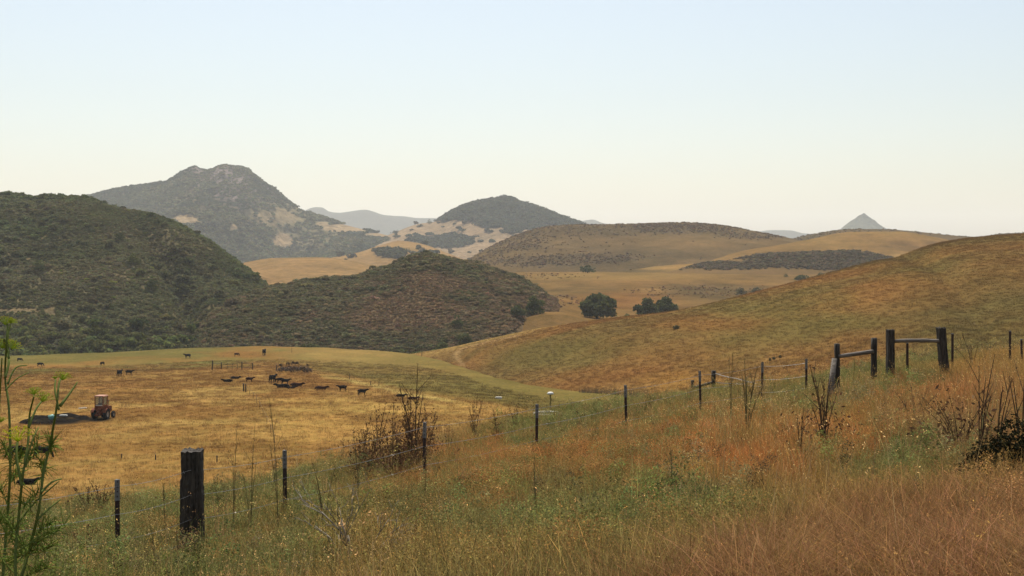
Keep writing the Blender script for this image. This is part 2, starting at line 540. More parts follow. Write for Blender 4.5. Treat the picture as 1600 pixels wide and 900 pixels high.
def fg_patch(px, py, v):
    """weights of green, rust, brown, tan growth in the foreground (where those plants grow)"""
    x, y = v[:, 0], v[:, 1]
    n1 = fbm(x, y, 2.2, 4, 21); n2 = fbm(x, y, 0.9, 3, 22); n3 = fbm(x, y, 5.0, 3, 23)
    nz = 0.35 * n1 + 0.2 * n2
    green = np.zeros_like(px); rust = np.zeros_like(px)
    for cx, cy_, rx, ry in ((180, 860, 330, 130), (380, 790, 200, 60), (480, 700, 130, 45), (960, 690, 130, 55), (840, 690, 90, 40), (1340, 625, 110, 45), (1440, 570, 80, 20), (1250, 640, 60, 20), (1040, 640, 120, 40), (1060, 830, 170, 60), (880, 860, 150, 70), (1420, 740, 130, 60), (1150, 655, 80, 25), (690, 850, 90, 40)):
        green = np.maximum(green, blob(px, py, cx, cy_, rx, ry, 0.5, nz))
    for cx, cy_, rx, ry in ((760, 760, 190, 70), (1180, 690, 190, 45), (1010, 740, 150, 45), (1420, 650, 130, 30), (1130, 740, 180, 40), (600, 790, 70, 40), (340, 860, 90, 30), (1290, 700, 120, 60), (1560, 630, 90, 30)):
        rust = np.maximum(rust, blob(px, py, cx, cy_, rx, ry, 0.6, nz))
    brown = sstep(0.0, 1.0, (py - np.interp(px, [950, 1100, 1250, 1400, 1600], [960, 895, 845, 808, 775])) / 25 + nz * 1.2) * (px > 900)
    brown = np.maximum(brown, blob(px, py, 1530, 700, 130, 70, 0.6, nz) * 0.55)
    green = np.maximum(green, np.clip(.42 + .9 * n1 + .5 * n3, 0, .8) * (1 - sstep(900, 1250, px)))
    rust = rust * (1 - .55 * np.clip(green * 1.2 - .2, 0, 1) * (px < 900))
    return green, rust, brown, n1, n2
def fg_col(px, py, v):
    green, rust, brown, n1, n2 = fg_patch(px, py, v)
    c = mixc(np.tile(GOLD2, (len(px), 1)), GREENISH, np.clip(green, 0, 1))
    c = mixc(c, RUST, rust * 0.8)
    c = mixc(c, BROWN, brown)
    return c * 0.55 * (1 + 0.25 * n1)[:, None]
tag(mesh_obj('hillside', FG.mesh('hillside', -2400, 4000, 900, (6, 14, 30, 60, 60, 14, 8), fg_col), M['grass_ground']), kind='structure')
# the road verge the camera stands on
vx, vy = np.meshgrid(np.linspace(-16, 16, 80), np.linspace(-7, 2.4, 30))
vz = -1.68 + .03 * fbm(vx, vy, 1.2, 3, 6)
va = (np.arange(29)[:, None] * 80 + np.arange(79)[None, :]).ravel()
tag(mesh_obj('verge', np_mesh('verge', np.stack([vx.ravel(), vy.ravel(), vz.ravel()], -1), np.stack([va, va + 1, va + 81, va + 80], -1), True, np.tile(np.array((0.16, 0.11, 0.06)), (2400, 1))), M['grass_ground']), kind='structure')

# ---- pasture with the cattle
PT = [(60, -16.4), (100, -17.8), (122, -19.2), (158, -20.9), (190, -22.2), (235, -24.5), (300, -28.0), (390, -32.2), (450, -33.4), (470, -33.6)]
pT = lambda d: pchip(d, [a for a, b in PT], [b for a, b in PT])
PC = [(-700, 415, 562), (-200, 415, 559), (0, 420, 556), (100, 430, 553), (200, 440, 549), (300, 450, 544.5), (420, 455, 541), (500, 450, 543), (560, 445, 547), (640, 425, 553), (700, 380, 567), (760, 305, 586), (850, 250, 606), (920, 224, 614), (1010, 202, 620), (1150, 175, 632), (1400, 150, 645)]
pl = []
for fr in np.array([0, 0.1, 0.16, 0.25, 0.34, 0.45, 0.6, 0.8, 1.0]):
    L = []
    for p, dc, pyc in PC:
        d = 60 + (dc - 60) * fr
        L.append((p, d, float(pT(d) + (zz(pyc, dc) - pT(dc)) * sstep(110, dc, d))))
    pl.append(L)
pl.append([(p, dc + 25, zz(y, dc) - 3.0) for p, dc, y in PC])
pl.append([(p, dc + 90, zz(y, dc) - 26) for p, dc, y in PC])
def pa_relief(x, y, px, t):
    return 0.55 * fbm(x, y, 30, 3, 31) * np.clip(y / 120, 0, 1) + 0.12 * fbm(x, y, 6, 2, 32)
PA = Surf(pl, pa_relief)
def pa_line(px):      # bright straw bank that runs down the pasture
    return np.interp(px, [440, 500, 545, 590, 640, 700, 780, 900], [570, 585, 593, 603, 616, 624, 636, 660])
def pa_col(px, py, v):
    x, y = v[:, 0], v[:, 1]
    n1 = fbm(x, y, 40, 4, 41); n2 = fbm(x, y, 9, 3, 42); n3 = fbm(x, y, 90, 2, 43)
    c = np.tile(np.array((0.37, 0.222, 0.086)), (len(px), 1))
    c = mixc(c, (0.285, 0.155, 0.063), np.clip(0.3 + 0.9 * n1 + 0.5 * n2, 0, 0.75))
    c = mixc(c, STRAW, np.clip(n2 * 0.9 + n3 * 0.4 - .05, 0, 0.6))
    c = mixc(c, (0.56, 0.36, 0.13), sstep(360, 480, px) * sstep(600, 640, py) * np.clip(.35 + .6 * n2, 0, 1) * .7)
    # greener towards the crest
    gr = sstep(0, 1, (np.interp(px, [-200, 0, 200, 330, 420], [596, 592, 582, 570, 564]) - py) / 26 + n1 * 1.2 + n2 * .5 + .1) * (px < 600)
    c = mixc(c, (0.19, 0.17, 0.062), gr * 0.92)
    ln = pa_line(px)
    beyond = sstep(0, 10, ln - py) * sstep(430, 520, px)
    c = mixc(c, (0.245, 0.198, 0.074), beyond * np.clip(0.85 + n1 * 0.5, 0, 1))
    c = mixc(c, GREENISH, beyond * sstep(640, 800, px) * 0.6)
    band = np.exp(-((py - ln - 1) / 3.0) ** 2) * sstep(480, 540, px) * (1 - sstep(680, 740, px))
    c = mixc(c, (0.55, 0.43, 0.17), band * 0.9)
    c = mixc(c, RUST, blob(px, py, 375, 553, 45, 6, 0.6, n2 * 0.5) * 0.8)
    c = mixc(c, (0.40, 0.27, 0.11), blob(px, py, 540, 552, 80, 14, 0.6, n2 * 0.4) * 0.6)
    # trodden mud of pit and track, plus the tractor's shadow painted under it
    mud = np.maximum(blob(px, py, 84, 657, 44, 7, 0.3, n2 * 0.2), blob(px, py, 150, 655, 24, 4, 0.4, n2 * 0.2))
    mud = np.maximum(mud, blob(px, py, 122, 657, 22, 3.5, 0.5, n2 * 0.2) * 0.8)
    c = mixc(c, (0.03, 0.026, 0.02), mud)
    return c * (1 + 0.22 * n2 + 0.12 * n1)[:, None]
tag(mesh_obj('pasture', PA.mesh('pasture', -700, 1400, 620, (26, 26, 30, 26, 26, 30, 26, 26, 8, 8), pa_col), M['pasture']), kind='structure')

# ---- the broad grassy hill on the right
RC = [(540, 440, 580), (600, 438, 562), (660, 430, 551), (700, 420, 545), (760, 402, 531), (850, 374, 513), (950, 352, 498), (1050, 342, 487), (1150, 340, 465), (1250, 348, 438), (1350, 360, 411), (1420, 368, 391), (1480, 374, 377), (1540, 378, 370), (1600, 380, 367), (1800, 385, 352), (2200, 390, 330)]
RF = [(540, 405, 590), (600, 400, 580), (660, 400, 563), (700, 372, 572), (760, 305, 592), (850, 250, 611), (920, 226, 618), (1010, 204, 624), (1150, 172, 640), (1300, 145, 652), (1600, 120, 645), (2200, 110, 640)]
rf = {}
RCz = [(p, d, zz(y, d)) for p, d, y in RC]
RFz = [(p, d, zz(y, d)) for p, d, y in RF]
px_r = np.array([p for p, _, _ in RC], float)
def lerp_line(A, B, k, bulge):
    out = []
    for p in px_r:
        da, za = float(pchip(p, [q[0] for q in A], [q[1] for q in A])), float(pchip(p, [q[0] for q in A], [q[2] for q in A]))
        db, zb = float(pchip(p, [q[0] for q in B], [q[1] for q in B])), float(pchip(p, [q[0] for q in B], [q[2] for q in B]))
        out.append((p, da + (db - da) * k, za + (zb - za) * k + bulge * min(1, (db - da) / 120)))
    return out
rl = [[(p, d - 30, z - 9) for p, d, z in RFz], RFz, lerp_line(RFz, RCz, 0.35, -1.0), lerp_line(RFz, RCz, 0.7, 1.4), RCz,
      [(p, d + 45, z - 4.5) for p, d, z in RCz], [(p, d + 150, z - 40) for p, d, z in RCz]]
def r_relief(x, y, px, t):
    e = np.clip(t - 1, 0, 1) * np.clip((px - 640) / 200, 0.1, 1) * np.clip((4.6 - t), 0.25, 1)
    # the shallow draw that comes down at the far right
    dr = np.interp(y, [140, 240, 380], [1570, 1500, 1390])
    return e * (0.9 * fbm(x, y, 55, 3, 51) + 0.15 * fbm(x, y, 9, 2, 52)) - 1.6 * np.exp(-((px - dr) / 28.0) ** 2) * e
RH = Surf(rl, r_relief)
def r_col(px, py, v):
    x, y = v[:, 0], v[:, 1]
    n1 = fbm(x, y, 60, 4, 61); n2 = fbm(x, y, 12, 4, 62); n3 = fbm(x * 0.5 + y, y - x * 0.4, 34, 3, 63)
    c = np.tile(np.array((0.33, 0.185, 0.072)), (len(px), 1))
    c = mixc(c, (0.225, 0.175, 0.07), np.clip(0.3 + 0.9 * n3 + 0.2 * n2, 0, 0.75))
    for cx, cy_, rx, ry, k in ((1200, 510, 130, 38, 0.75), (860, 555, 120, 26, 0.7), (1120, 560, 130, 25, 0.5), (1290, 465, 70, 16, 0.5), (1450, 420, 90, 22, 0.45), (1320, 500, 60, 12, 0.5), (1500, 540, 70, 40, 0.35), (1120, 475, 90, 12, 0.5)):
        c = mixc(c, GREENISH, blob(px, py, cx, cy_, rx, ry, 0.6, n2 * 0.5 + n1 * 0.3) * k)
    for cx, cy_, rx, ry, k in ((1110, 505, 90, 14, 0.7), (1060, 565, 120, 26, 0.5), (1400, 450, 70, 25, 0.4), (1250, 560, 90, 25, 0.5), (1560, 420, 70, 26, 0.5), (960, 590, 120, 18, 0.6), (1340, 530, 50, 12, 0.5)):
        c = mixc(c, RUST, blob(px, py, cx, cy_, rx, ry, 0.6, n2 * 0.5 + n1 * 0.3) * k)
    crest = np.interp(px, [p for p, _, _ in RC], [y_ for _, _, y_ in RC])
    c = mixc(c, (0.50, 0.36, 0.14), np.exp(-((py - crest) / 5.0) ** 2) * (1 - sstep(780, 900, px)) * 0.85)
    c = mixc(c, (0.42, 0.24, 0.08), blob(px, py, 1060, 598, 60, 16, 0.5, n2 * 0.3) * 0.6)
    c = mixc(c, OLIVE, blob(px, py, 1550, 480, 130, 120, 0.8, n1 * 0.4) * 0.5)
    # wheel track that loops over the toe of the hill
    tr = np.interp(py, [520, 535, 545, 552, 560, 568], [830, 760, 722, 712, 714, 722])
    c = mixc(c, (0.50, 0.34, 0.16), np.exp(-((px - tr) / 4.5) ** 2) * (py > 524) * (py < 572))
    return c * (1 + 0.2 * n2 + 0.12 * n1)[:, None]
tag(mesh_obj('hill', RH.mesh('hill', 540, 2200, 460, (8, 60, 60, 60, 14, 10), r_col), M['hill_grass']), kind='structure')

# ---- generic hills: foot line, crest line, falling back behind
def make_hill(crest, foot, mid=(0.5, 2.0), back=(80, 14, 260, 70), relief=None):
    cz = [(p, d, zz(y, d)) for p, d, y in crest]
    fz = [(p, d, zz(y, d)) for p, d, y in foot]
    px_ = [c[0] for c in cz]
    fi = [(p, float(np.interp(p, [q[0] for q in fz], [q[1] for q in fz])), float(np.interp(p, [q[0] for q in fz], [q[2] for q in fz]))) for p in px_]
    md = [(p, f[1] + (c[1] - f[1]) * mid[0], f[2] + (c[2] - f[2]) * mid[0] + mid[1] * min(1, max(0, (c[2] - f[2])) / 20)) for p, c, f in zip(px_, cz, fi)]
    return Surf([[(p, d - 40, z - 20) for p, d, z in fi], fi, md, cz, [(p, d + back[0], z - back[1]) for p, d, z in cz], [(p, d + back[2], z - back[3]) for p, d, z in cz]], relief)

# left chaparral hill
def lh_relief(x, y, px, t):
    e = np.clip(t - 0.8, 0, 1) * np.clip(3.04 - t, 0.04, 1)
    gx_ = np.interp(y, [470, 560, 660, 720], [330, 285, 215, 170])
    return e * (8.0 * fbm(x * 1.3, y * 0.6, 60, 4, 71) + 1.2 * fbm(x, y, 14, 3, 72) - 12.0 * np.exp(-((px - gx_) / 24.0) ** 2) * np.clip(px / 150, 0, 1))
LH = make_hill([(-700, 730, 290), (-200, 725, 299), (0, 720, 303), (18, 718, 305), (39, 717, 308), (60, 715, 310), (81, 713, 309), (100, 711, 308), (120, 710, 308), (141, 706, 311), (168, 701, 320), (210, 694, 329), (240, 690, 336), (270, 684, 347), (294, 679, 359), (324, 671, 375), (354, 662, 396), (378, 655, 413), (400, 648, 431), (424, 638, 451), (470, 620, 486), (560, 600, 532)],
               [(-700, 455, 585), (0, 465, 580), (300, 480, 575), (560, 520, 570)], (0.5, 6), relief=lh_relief)
def lh_col(px, py, v):
    n1 = fbm(v[:, 0], v[:, 1], 40, 4, 73); n2 = fbm(v[:, 0], v[:, 1], 8, 3, 74)
    c = mixc(np.tile(np.array((0.21, 0.19, 0.10)), (len(px), 1)), (0.27, 0.225, 0.125), np.clip(0.2 + n1 + 0.5 * n2, 0, 0.8))
    for cx, cy_, rx, ry in ((20, 485, 60, 4), (78, 486, 10, 8), (50, 405, 20, 3), (250, 545, 30, 5)):
        c = mixc(c, (0.30, 0.24, 0.13), blob(px, py, cx, cy_, rx, ry, 0.4, n2 * 0.3))
    return c
tag(mesh_obj('hill', LH.mesh('hill', -700, 560, 260, (6, 60, 60, 12, 10), lh_col), M['brush_soil']), kind='structure')

# middle hill, half brush and half dry
def ch_relief(x, y, px, t):
    e = np.clip(t - 0.8, 0, 1) * np.clip(3.06 - t, 0.05, 1)
    return e * (5.0 * fbm(x * 1.4, y * .7, 45, 4, 81) + 1.0 * fbm(x, y, 10, 3, 82))
CH = make_hill([(260, 525, 562), (290, 535, 540), (312, 540, 512), (332, 545, 488), (350, 551, 477), (366, 556, 470), (395, 565, 459), (420, 572, 449), (444, 578, 447.5), (472, 584, 440), (511, 592, 435.5), (542, 597, 434), (570, 600, 428), (590, 601, 421), (605, 602, 417), (622, 602, 410), (637, 602, 403.5), (650, 602, 399), (659, 602, 397), (667, 602, 395), (675, 602, 398.5), (691, 602, 403.5), (706, 602, 406.5), (725, 601, 410), (747, 600, 415), (775, 599, 423), (800, 598, 430), (819, 597, 440), (837, 595, 449), (850, 593, 459), (866, 590, 467), (880, 586, 486), (900, 580, 515), (940, 570, 545)],
               [(260, 452, 575), (450, 462, 572), (660, 448, 566), (740, 452, 544), (800, 480, 515), (850, 515, 494), (940, 550, 515)], (0.5, 4), relief=ch_relief)
def ch_brush(px, py, v):
    n1 = fbm(v[:, 0], v[:, 1], 30, 4, 83); n2 = fbm(v[:, 0], v[:, 1], 7, 3, 84)
    b = 0.32 + 0.9 * n1
    b = b + 0.9 * (1 - sstep(0, 1, (px - np.interp(py, [395, 430, 470, 520, 560], [690, 610, 560, 520, 480])) / 60))
    b = b + 0.8 * blob(px, py, 790, 450, 90, 45, 0.6, n2 * 0.3) + 0.6 * blob(px, py, 640, 535, 150, 22, 0.6, n2 * 0.4) + 0.5 * blob(px, py, 720, 415, 60, 18, 0.6)
    b = b - 0.3 * blob(px, py, 690, 440, 80, 36, 0.9, n2 * 0.8 + n1 * .8) - 0.5 * blob(px, py, 600, 495, 90, 26, 0.7, n2 * 0.4) - 0.35 * blob(px, py, 660, 475, 100, 26, 0.95, n2 * 0.8 + n1 * .8) - 0.6 * blob(px, py, 870, 480, 40, 14, 0.5)
    return np.clip(b + 0.35 * n2, 0, 1)
def ch_col(px, py, v):
    n1 = fbm(v[:, 0], v[:, 1], 22, 4, 85); n2 = fbm(v[:, 0], v[:, 1], 6, 3, 86)
    b = ch_brush(px, py, v)
    c = mixc(np.tile(np.array((0.225, 0.165, 0.09)), (len(px), 1)), (0.18, 0.15, 0.085), b)
    c = mixc(c, (0.25, 0.18, 0.10), np.clip(n1 * 0.8 + 0.1, 0, 0.5) * (1 - b))
    return c * (1 + 0.3 * n2)[:, None]
tag(mesh_obj('hill', CH.mesh('hill', 260, 940, 240, (6, 50, 50, 12, 10), ch_col), M['brush_soil']), kind='structure')

# valley field behind the right hill
vl = [const((560, 2000), 430, -60), [(560, 500, -48), (700, 500, -38), (740, 500, -33.5), (800, 500, -27), (850, 500, -23.5), (880, 500, -23.5), (910, 500, -25.5), (950, 500, -27.5), (1000, 500, -28.5), (1200, 500, -32), (2000, 500, -40)],
      [(560, 560, zz(506, 560)), (740, 560, -28), (800, 560, -25), (850, 560, -23.2), (880, 560, -24.5), (910, 560, -26.5), (1000, 560, zz(497, 560)), (1200, 560, zz(484, 560)), (2000, 560, zz(470, 560))],
      const((560, 2000), 700, zz(461, 700)), const((560, 2000), 900, zz(428, 900)), const((560, 2000), 1010, zz(425, 1010)), const((560, 2000), 1200, -45)]
VF = Surf(vl, lambda x, y, px, t: 0.8 * fbm(x, y, 60, 3, 91))
def vf_col(px, py, v):
    n1 = fbm(v[:, 0], v[:, 1], 60, 4, 92); n2 = fbm(v[:, 0], v[:, 1], 14, 3, 93)
    c = mixc(np.tile(np.array((0.335, 0.21, 0.085)), (len(px), 1)), (0.265, 0.175, 0.075), np.clip(0.4 + n1 * 1.2, 0, 1))
    c = mixc(c, (0.16, 0.12, 0.06), blob(px, py, 1110, 455, 80, 12, 0.6, n2 * 0.4) * 0.8)
    c = mixc(c, (0.17, 0.13, 0.06), blob(px, py, 900, 455, 70, 8, 0.6, n2 * 0.4) * 0.5)
    c = mixc(c, (0.42, 0.28, 0.11), blob(px, py, 960, 432, 150, 6, 0.5, n2 * 0.3) * 0.7)
    c = mixc(c, (0.30, 0.15, 0.06), blob(px, py, 980, 470, 80, 12, 0.6, n2 * 0.4) * 0.6)
    return c * .82 * (1 + 0.3 * n2)[:, None]
tag(mesh_obj('field', VF.mesh('field', 560, 2000, 200, (4, 10, 40, 40, 16, 6), vf_col), M['far_hill']), kind='structure')

def far_relief(amp, s1, seed, rough=0.3):
    def f_(x, y, px, t):
        e = np.clip(t - 0.8, 0, 1) * np.clip(3.25 - t, 0.12, 1)
        return e * amp * (fbm(x, y, s1, 4, seed) + rough * ridged(x, y, s1 * 0.7, 3, seed + 3))
    return f_
# brushy knoll in the valley
KN = make_hill([(1000, 930, 436), (1040, 935, 426), (1100, 940, 412), (1150, 940, 405), (1200, 942, 397), (1260, 945, 395), (1330, 945, 392), (1380, 942, 400), (1420, 938, 412), (1470, 930, 436)],
               [(1000, 880, 437), (1200, 872, 434), (1470, 880, 437)], (0.5, 1.5), (40, 8, 120, 40), far_relief(1.6, 50, 101))
def kn_brush(px, py, v):
    n1 = fbm(v[:, 0], v[:, 1], 40, 3, 102)
    return np.clip(blob(px, py, 1280, 404, 120, 13, 0.35, n1 * 0.35) + 0.8 * blob(px, py, 1130, 415, 70, 6, 0.5, n1 * 0.4) + 0.9 * blob(px, py, 1320, 412, 70, 10, .4, n1 * .3), 0, 1)
tag(mesh_obj('knoll', KN.mesh('knoll', 1000, 1470, 110, (4, 16, 16, 6, 6), lambda px, py, v: mixc(np.tile(np.array((0.24, 0.16, 0.075)), (len(px), 1)), (0.10, 0.085, 0.045), kn_brush(px, py, v))), M['hill_grass']), kind='structure')
# golden hill
GH = make_hill([(860, 1080, 440), (920, 1100, 428), (960, 1120, 420), (1040, 1135, 408), (1100, 1140, 401), (1200, 1150, 386), (1260, 1155, 375), (1330, 1160, 362.5), (1400, 1160, 362), (1460, 1160, 371), (1520, 1155, 385), (1620, 1140, 410)],
               [(860, 940, 442), (1200, 960, 424), (1620, 960, 430)], (0.5, 3), (120, 22, 300, 90), far_relief(4.0, 110, 111))
def gh_col(px, py, v):
    n1 = fbm(v[:, 0], v[:, 1], 70, 4, 112); n2 = fbm(v[:, 0], v[:, 1], 20, 3, 113)
    c = mixc(np.tile(np.array((0.41, 0.265, 0.105)), (len(px), 1)), (0.31, 0.195, 0.077), np.clip(0.3 + n1 * 1.3, 0, 1))
    c = mixc(c, (0.26, 0.16, 0.07), blob(px, py, 1440, 385, 60, 9, 0.6, n2 * .3) * 0.7)
    c = mixc(c, (0.56, 0.38, 0.16), blob(px, py, 1425, 400, 30, 4, 0.5, n2 * .3) * 0.8)
    c = mixc(c, (0.13, 0.10, 0.05), blob(px, py, 985, 424, 40, 3, 0.6, n2 * .3) * 0.8)
    return c * .86 * (1 + 0.25 * n2)[:, None]
tag(mesh_obj('hill', GH.mesh('hill', 860, 1620, 170, (4, 26, 26, 8, 6), gh_col), M['far_hill']), kind='structure')
# wide brown hill
BH = make_hill([(640, 1250, 440), (700, 1270, 424), (730, 1280, 406), (760, 1290, 388), (800, 1300, 369), (840, 1310, 357), (880, 1315, 352.5), (950, 1320, 351), (1000, 1320, 349), (1060, 1320, 347), (1120, 1320, 351), (1180, 1315, 361), (1230, 1310, 371), (1300, 1300, 388), (1420, 1290, 420)],
               [(640, 1020, 446), (900, 1015, 430), (1420, 1020, 430)], (0.5, 6), (140, 26, 360, 110), far_relief(8.0, 130, 121))
def bh_brush(px, py, v):
    n1 = fbm(v[:, 0], v[:, 1], 60, 4, 122)
    return np.clip(0.55 * blob(px, py, 800, 375, 70, 16, .7, n1 * .5) + blob(px, py, 850, 408, 90, 9, .5, n1 * .4) + .8 * blob(px, py, 935, 403, 60, 6, .5, n1 * .4) + .9 * blob(px, py, 1070, 357, 90, 8, .5, n1 * .4) + 0.3 * blob(px, py, 900, 360, 120, 10, .7, n1 * .5) + .6 * blob(px, py, 1180, 368, 50, 5, .5, n1 * .3), 0, 1)
def bh_col(px, py, v):
    n1 = fbm(v[:, 0], v[:, 1], 90, 4, 123); n2 = fbm(v[:, 0], v[:, 1], 22, 3, 124)
    c = mixc(np.tile(np.array((0.262, 0.185, 0.088)), (len(px), 1)), (0.20, 0.145, 0.074), np.clip(0.45 + n1 * 1.2, 0, 1))
    c = mixc(c, (0.30, 0.20, 0.09), blob(px, py, 1080, 378, 130, 12, .6, n2 * .3) * .8)
    return mixc(c, (0.17, 0.128, 0.07), bh_brush(px, py, v) * .85) * .78 * (1 + 0.3 * n2)[:, None]
tag(mesh_obj('hill', BH.mesh('hill', 640, 1420, 180, (4, 30, 30, 8, 6), bh_col), M['far_hill']), kind='structure')
# dark ridge on the right
DR = make_hill([(1120, 1420, 410), (1220, 1440, 377), (1270, 1450, 366), (1310, 1450, 360), (1345, 1450, 357.5), (1380, 1450, 358), (1440, 1450, 363), (1500, 1450, 369), (1530, 1450, 371), (1560, 1450, 366), (1600, 1450, 365), (1700, 1450, 362), (2100, 1450, 350)],
               [(1120, 1200, 430), (2100, 1200, 425)], (0.5, 4), (160, 28, 400, 110), far_relief(6.0, 150, 131))
def dr_col(px, py, v):
    n1 = fbm(v[:, 0], v[:, 1], 70, 4, 132)
    return mixc(np.tile(np.array((0.185, 0.13, 0.062)), (len(px), 1)), (0.12, 0.10, 0.052), np.clip(0.4 + n1 * 1.4, 0, 1))
tag(mesh_obj('ridge', DR.mesh('ridge', 1120, 2100, 150, (4, 20, 20, 8, 6), dr_col), M['far_hill']), kind='structure')
# golden meadow rises on the left
def gold_far(seed, spots=()):
    def f_(px, py, v):
        n1 = fbm(v[:, 0], v[:, 1], 120, 4, seed); n2 = fbm(v[:, 0], v[:, 1], 30, 3, seed + 1)
        c = mixc(np.tile(np.array((0.45, 0.30, 0.125)), (len(px), 1)), (0.35, 0.23, 0.10), np.clip(0.3 + n1 * 1.3, 0, 1))
        for cx, cy_, rx, ry in spots:
            c = mixc(c, (0.075, 0.085, 0.05), blob(px, py, cx, cy_, rx, ry, .35, n2 * .35))
        return c * (1 + .15 * n2)[:, None]
    return f_
G1 = make_hill([(300, 1330, 440), (360, 1340, 416), (385, 1345, 410), (430, 1350, 403.5), (500, 1350, 402.5), (540, 1350, 406), (600, 1345, 418), (680, 1335, 440)],
               [(300, 1050, 460), (680, 1050, 455)], (0.5, 3), (120, 20, 320, 90), far_relief(3.0, 120, 141))
tag(mesh_obj('hill', G1.mesh('hill', 300, 680, 110, (4, 24, 24, 8, 6), gold_far(142)), M['far_land']), kind='structure')
G2 = make_hill([(440, 1870, 425), (500, 1880, 407), (560, 1890, 395), (600, 1895, 382), (625, 1900, 376.5), (650, 1900, 379), (700, 1895, 396), (760, 1880, 420)],
               [(440, 1500, 432), (760, 1500, 432)], (0.5, 4), (140, 24, 360, 100), far_relief(5.0, 140, 151))
tag(mesh_obj('hill', G2.mesh('hill', 440, 760, 110, (4, 24, 24, 8, 6), gold_far(152, ((612, 397, 22, 6), (660, 402, 22, 5)))), M['far_land']), kind='structure')

# rocky mountain
def mt_relief(x, y, px, t):
    e = np.clip(t - 0.8, 0, 1) * np.clip(3.06 - t, 0.06, 1)
    rockw = np.exp(-((px - 350) / 75.0) ** 2)
    spur = np.sin(x / 62.0 + 1.4 * fbm(x, y, 300, 2, 160) * 3)
    return e * (42 * fbm(x * 1.5, y * 0.75, 230, 5, 161) + 26 * spur * np.clip(2.9 - t, 0, 1) + (8 + 16 * rockw) * ridged(x, y, 55, 4, 162)) 
MT = make_hill([(-60, 3000, 345), (60, 3000, 328), (120, 3000, 312), (150, 3000, 304), (180, 3000, 296), (220, 3000, 289), (258, 3000, 284), (280, 3000, 272), (292, 3000, 266), (298, 3000, 262.5), (306, 3000, 261.5), (313, 3000, 265.5), (325, 3000, 266.5), (345, 3000, 260), (352, 3000, 258.5), (362, 3000, 261), (378, 3000, 262), (400, 2990, 277), (416, 2980, 290), (425, 2980, 294), (445, 2960, 311), (470, 2930, 326), (500, 2880, 338), (540, 2820, 351), (580, 2760, 361), (620, 2700, 371), (660, 2640, 384), (720, 2560, 410)],
               [(-60, 2150, 430), (300, 2150, 432), (720, 2150, 432)], (0.52, -12), (200, 60, 700, 200), mt_relief)
def mt_open(px, py, v):
    """1 where the slope is open dry grass"""
    n2 = fbm(v[:, 0], v[:, 1], 60, 4, 163)
    o = np.zeros_like(px)
    for cx, cy_, rx, ry in ((441, 377, 17, 13), (292, 343, 22, 8), (545, 356, 44, 8), (600, 368, 30, 5), (365, 356, 7, 7), (505, 350, 12, 4)):
        o = np.maximum(o, blob(px, py, cx, cy_, rx, ry, .3, n2 * .45))
    o = np.maximum(o, 0.85 * blob(px, py, 445, 338, 52, 22, .6, n2 * .6))
    o = np.maximum(o, 0.7 * blob(px, py, 490, 374, 70, 18, .6, n2 * .7))
    return np.clip(o, 0, 1)
def mt_rock(px, py, v):
    n2 = fbm(v[:, 0], v[:, 1], 40, 4, 164); n1 = ridged(v[:, 0] * 2, v[:, 1] * .6, 90, 3, 165)
    return np.clip(blob(px, py, 365, 295, 50, 32, .6, n2 * .5) * (0.35 + .9 * n1) + .8 * blob(px, py, 303, 266, 12, 6, .5) + .4 * blob(px, py, 330, 275, 60, 14, .6, n2 * .6) + .35 * blob(px, py, 400, 310, 40, 20, .6, n2 * .5), 0, 1)
def mt_col(px, py, v):
    n1 = fbm(v[:, 0], v[:, 1], 90, 4, 166)
    c = mixc(np.tile(np.array((0.15, 0.145, 0.085)), (len(px), 1)), (0.25, 0.215, 0.12), np.clip(.4 + n1 * 1.3, 0, 1))
    c = mixc(c, (0.36, 0.30, 0.245), mt_rock(px, py, v))
    return mixc(c, mixc(np.tile(np.array((0.30, 0.27, 0.14)), (len(px), 1)), (0.55, 0.42, 0.23), np.clip(mt_open(px, py, v) * 3 - 2, 0, 1)), np.clip(mt_open(px, py, v) * 1.3, 0, 1))
tag(mesh_obj('mountain', MT.mesh('mountain', -60, 720, 420, (4, 90, 90, 14, 8), mt_col), M['mountain']), kind='structure')

# wooded peak over golden slopes
def pk_relief(x, y, px, t):
    e = np.clip(t - 0.8, 0, 1) * np.clip(3.1 - t, 0.1, 1)
    return e * (16 * fbm(x * 1.4, y * .8, 190, 4, 171) + 5 * ridged(x, y, 60, 3, 172))
PK = make_hill([(520, 2700, 400), (580, 2740, 380), (605, 2760, 368), (622, 2770, 361), (650, 2790, 351), (685, 2800, 346), (700, 2800, 338), (715, 2800, 329), (730, 2800, 323), (750, 2800, 317.5), (775, 2800, 314), (788, 2800, 311), (798, 2800, 312.5), (806, 2800, 317), (830, 2800, 323), (870, 2800, 339), (900, 2790, 349), (950, 2780, 360), (1040, 2760, 380)],
               [(520, 2050, 428), (1040, 2050, 428)], (0.52, -6), (200, 50, 700, 180), pk_relief)
def pk_wood(px, py, v):
    n2 = fbm(v[:, 0], v[:, 1], 60, 4, 173)
    low = np.interp(px, [640, 690, 705, 740, 770, 790, 840, 880, 920], [330, 346, 348, 347, 346, 360, 358, 356, 350])
    w = sstep(0, 5, low - py + n2 * 9)
    for cx, cy_, rx, ry in ((705, 377, 26, 9), (660, 380, 24, 7), (640, 388, 24, 6), (800, 357, 12, 7), (765, 350, 20, 5)):
        w = np.maximum(w, blob(px, py, cx, cy_, rx, ry, .3, n2 * .4))
    return w
def pk_col(px, py, v):
    n1 = fbm(v[:, 0], v[:, 1], 90, 4, 174)
    c = mixc(np.tile(np.array((0.50, 0.38, 0.215)), (len(px), 1)), (0.40, 0.30, 0.17), np.clip(.4 + n1 * 1.3, 0, 1))
    return mixc(c, (0.075, 0.078, 0.045), pk_wood(px, py, v))
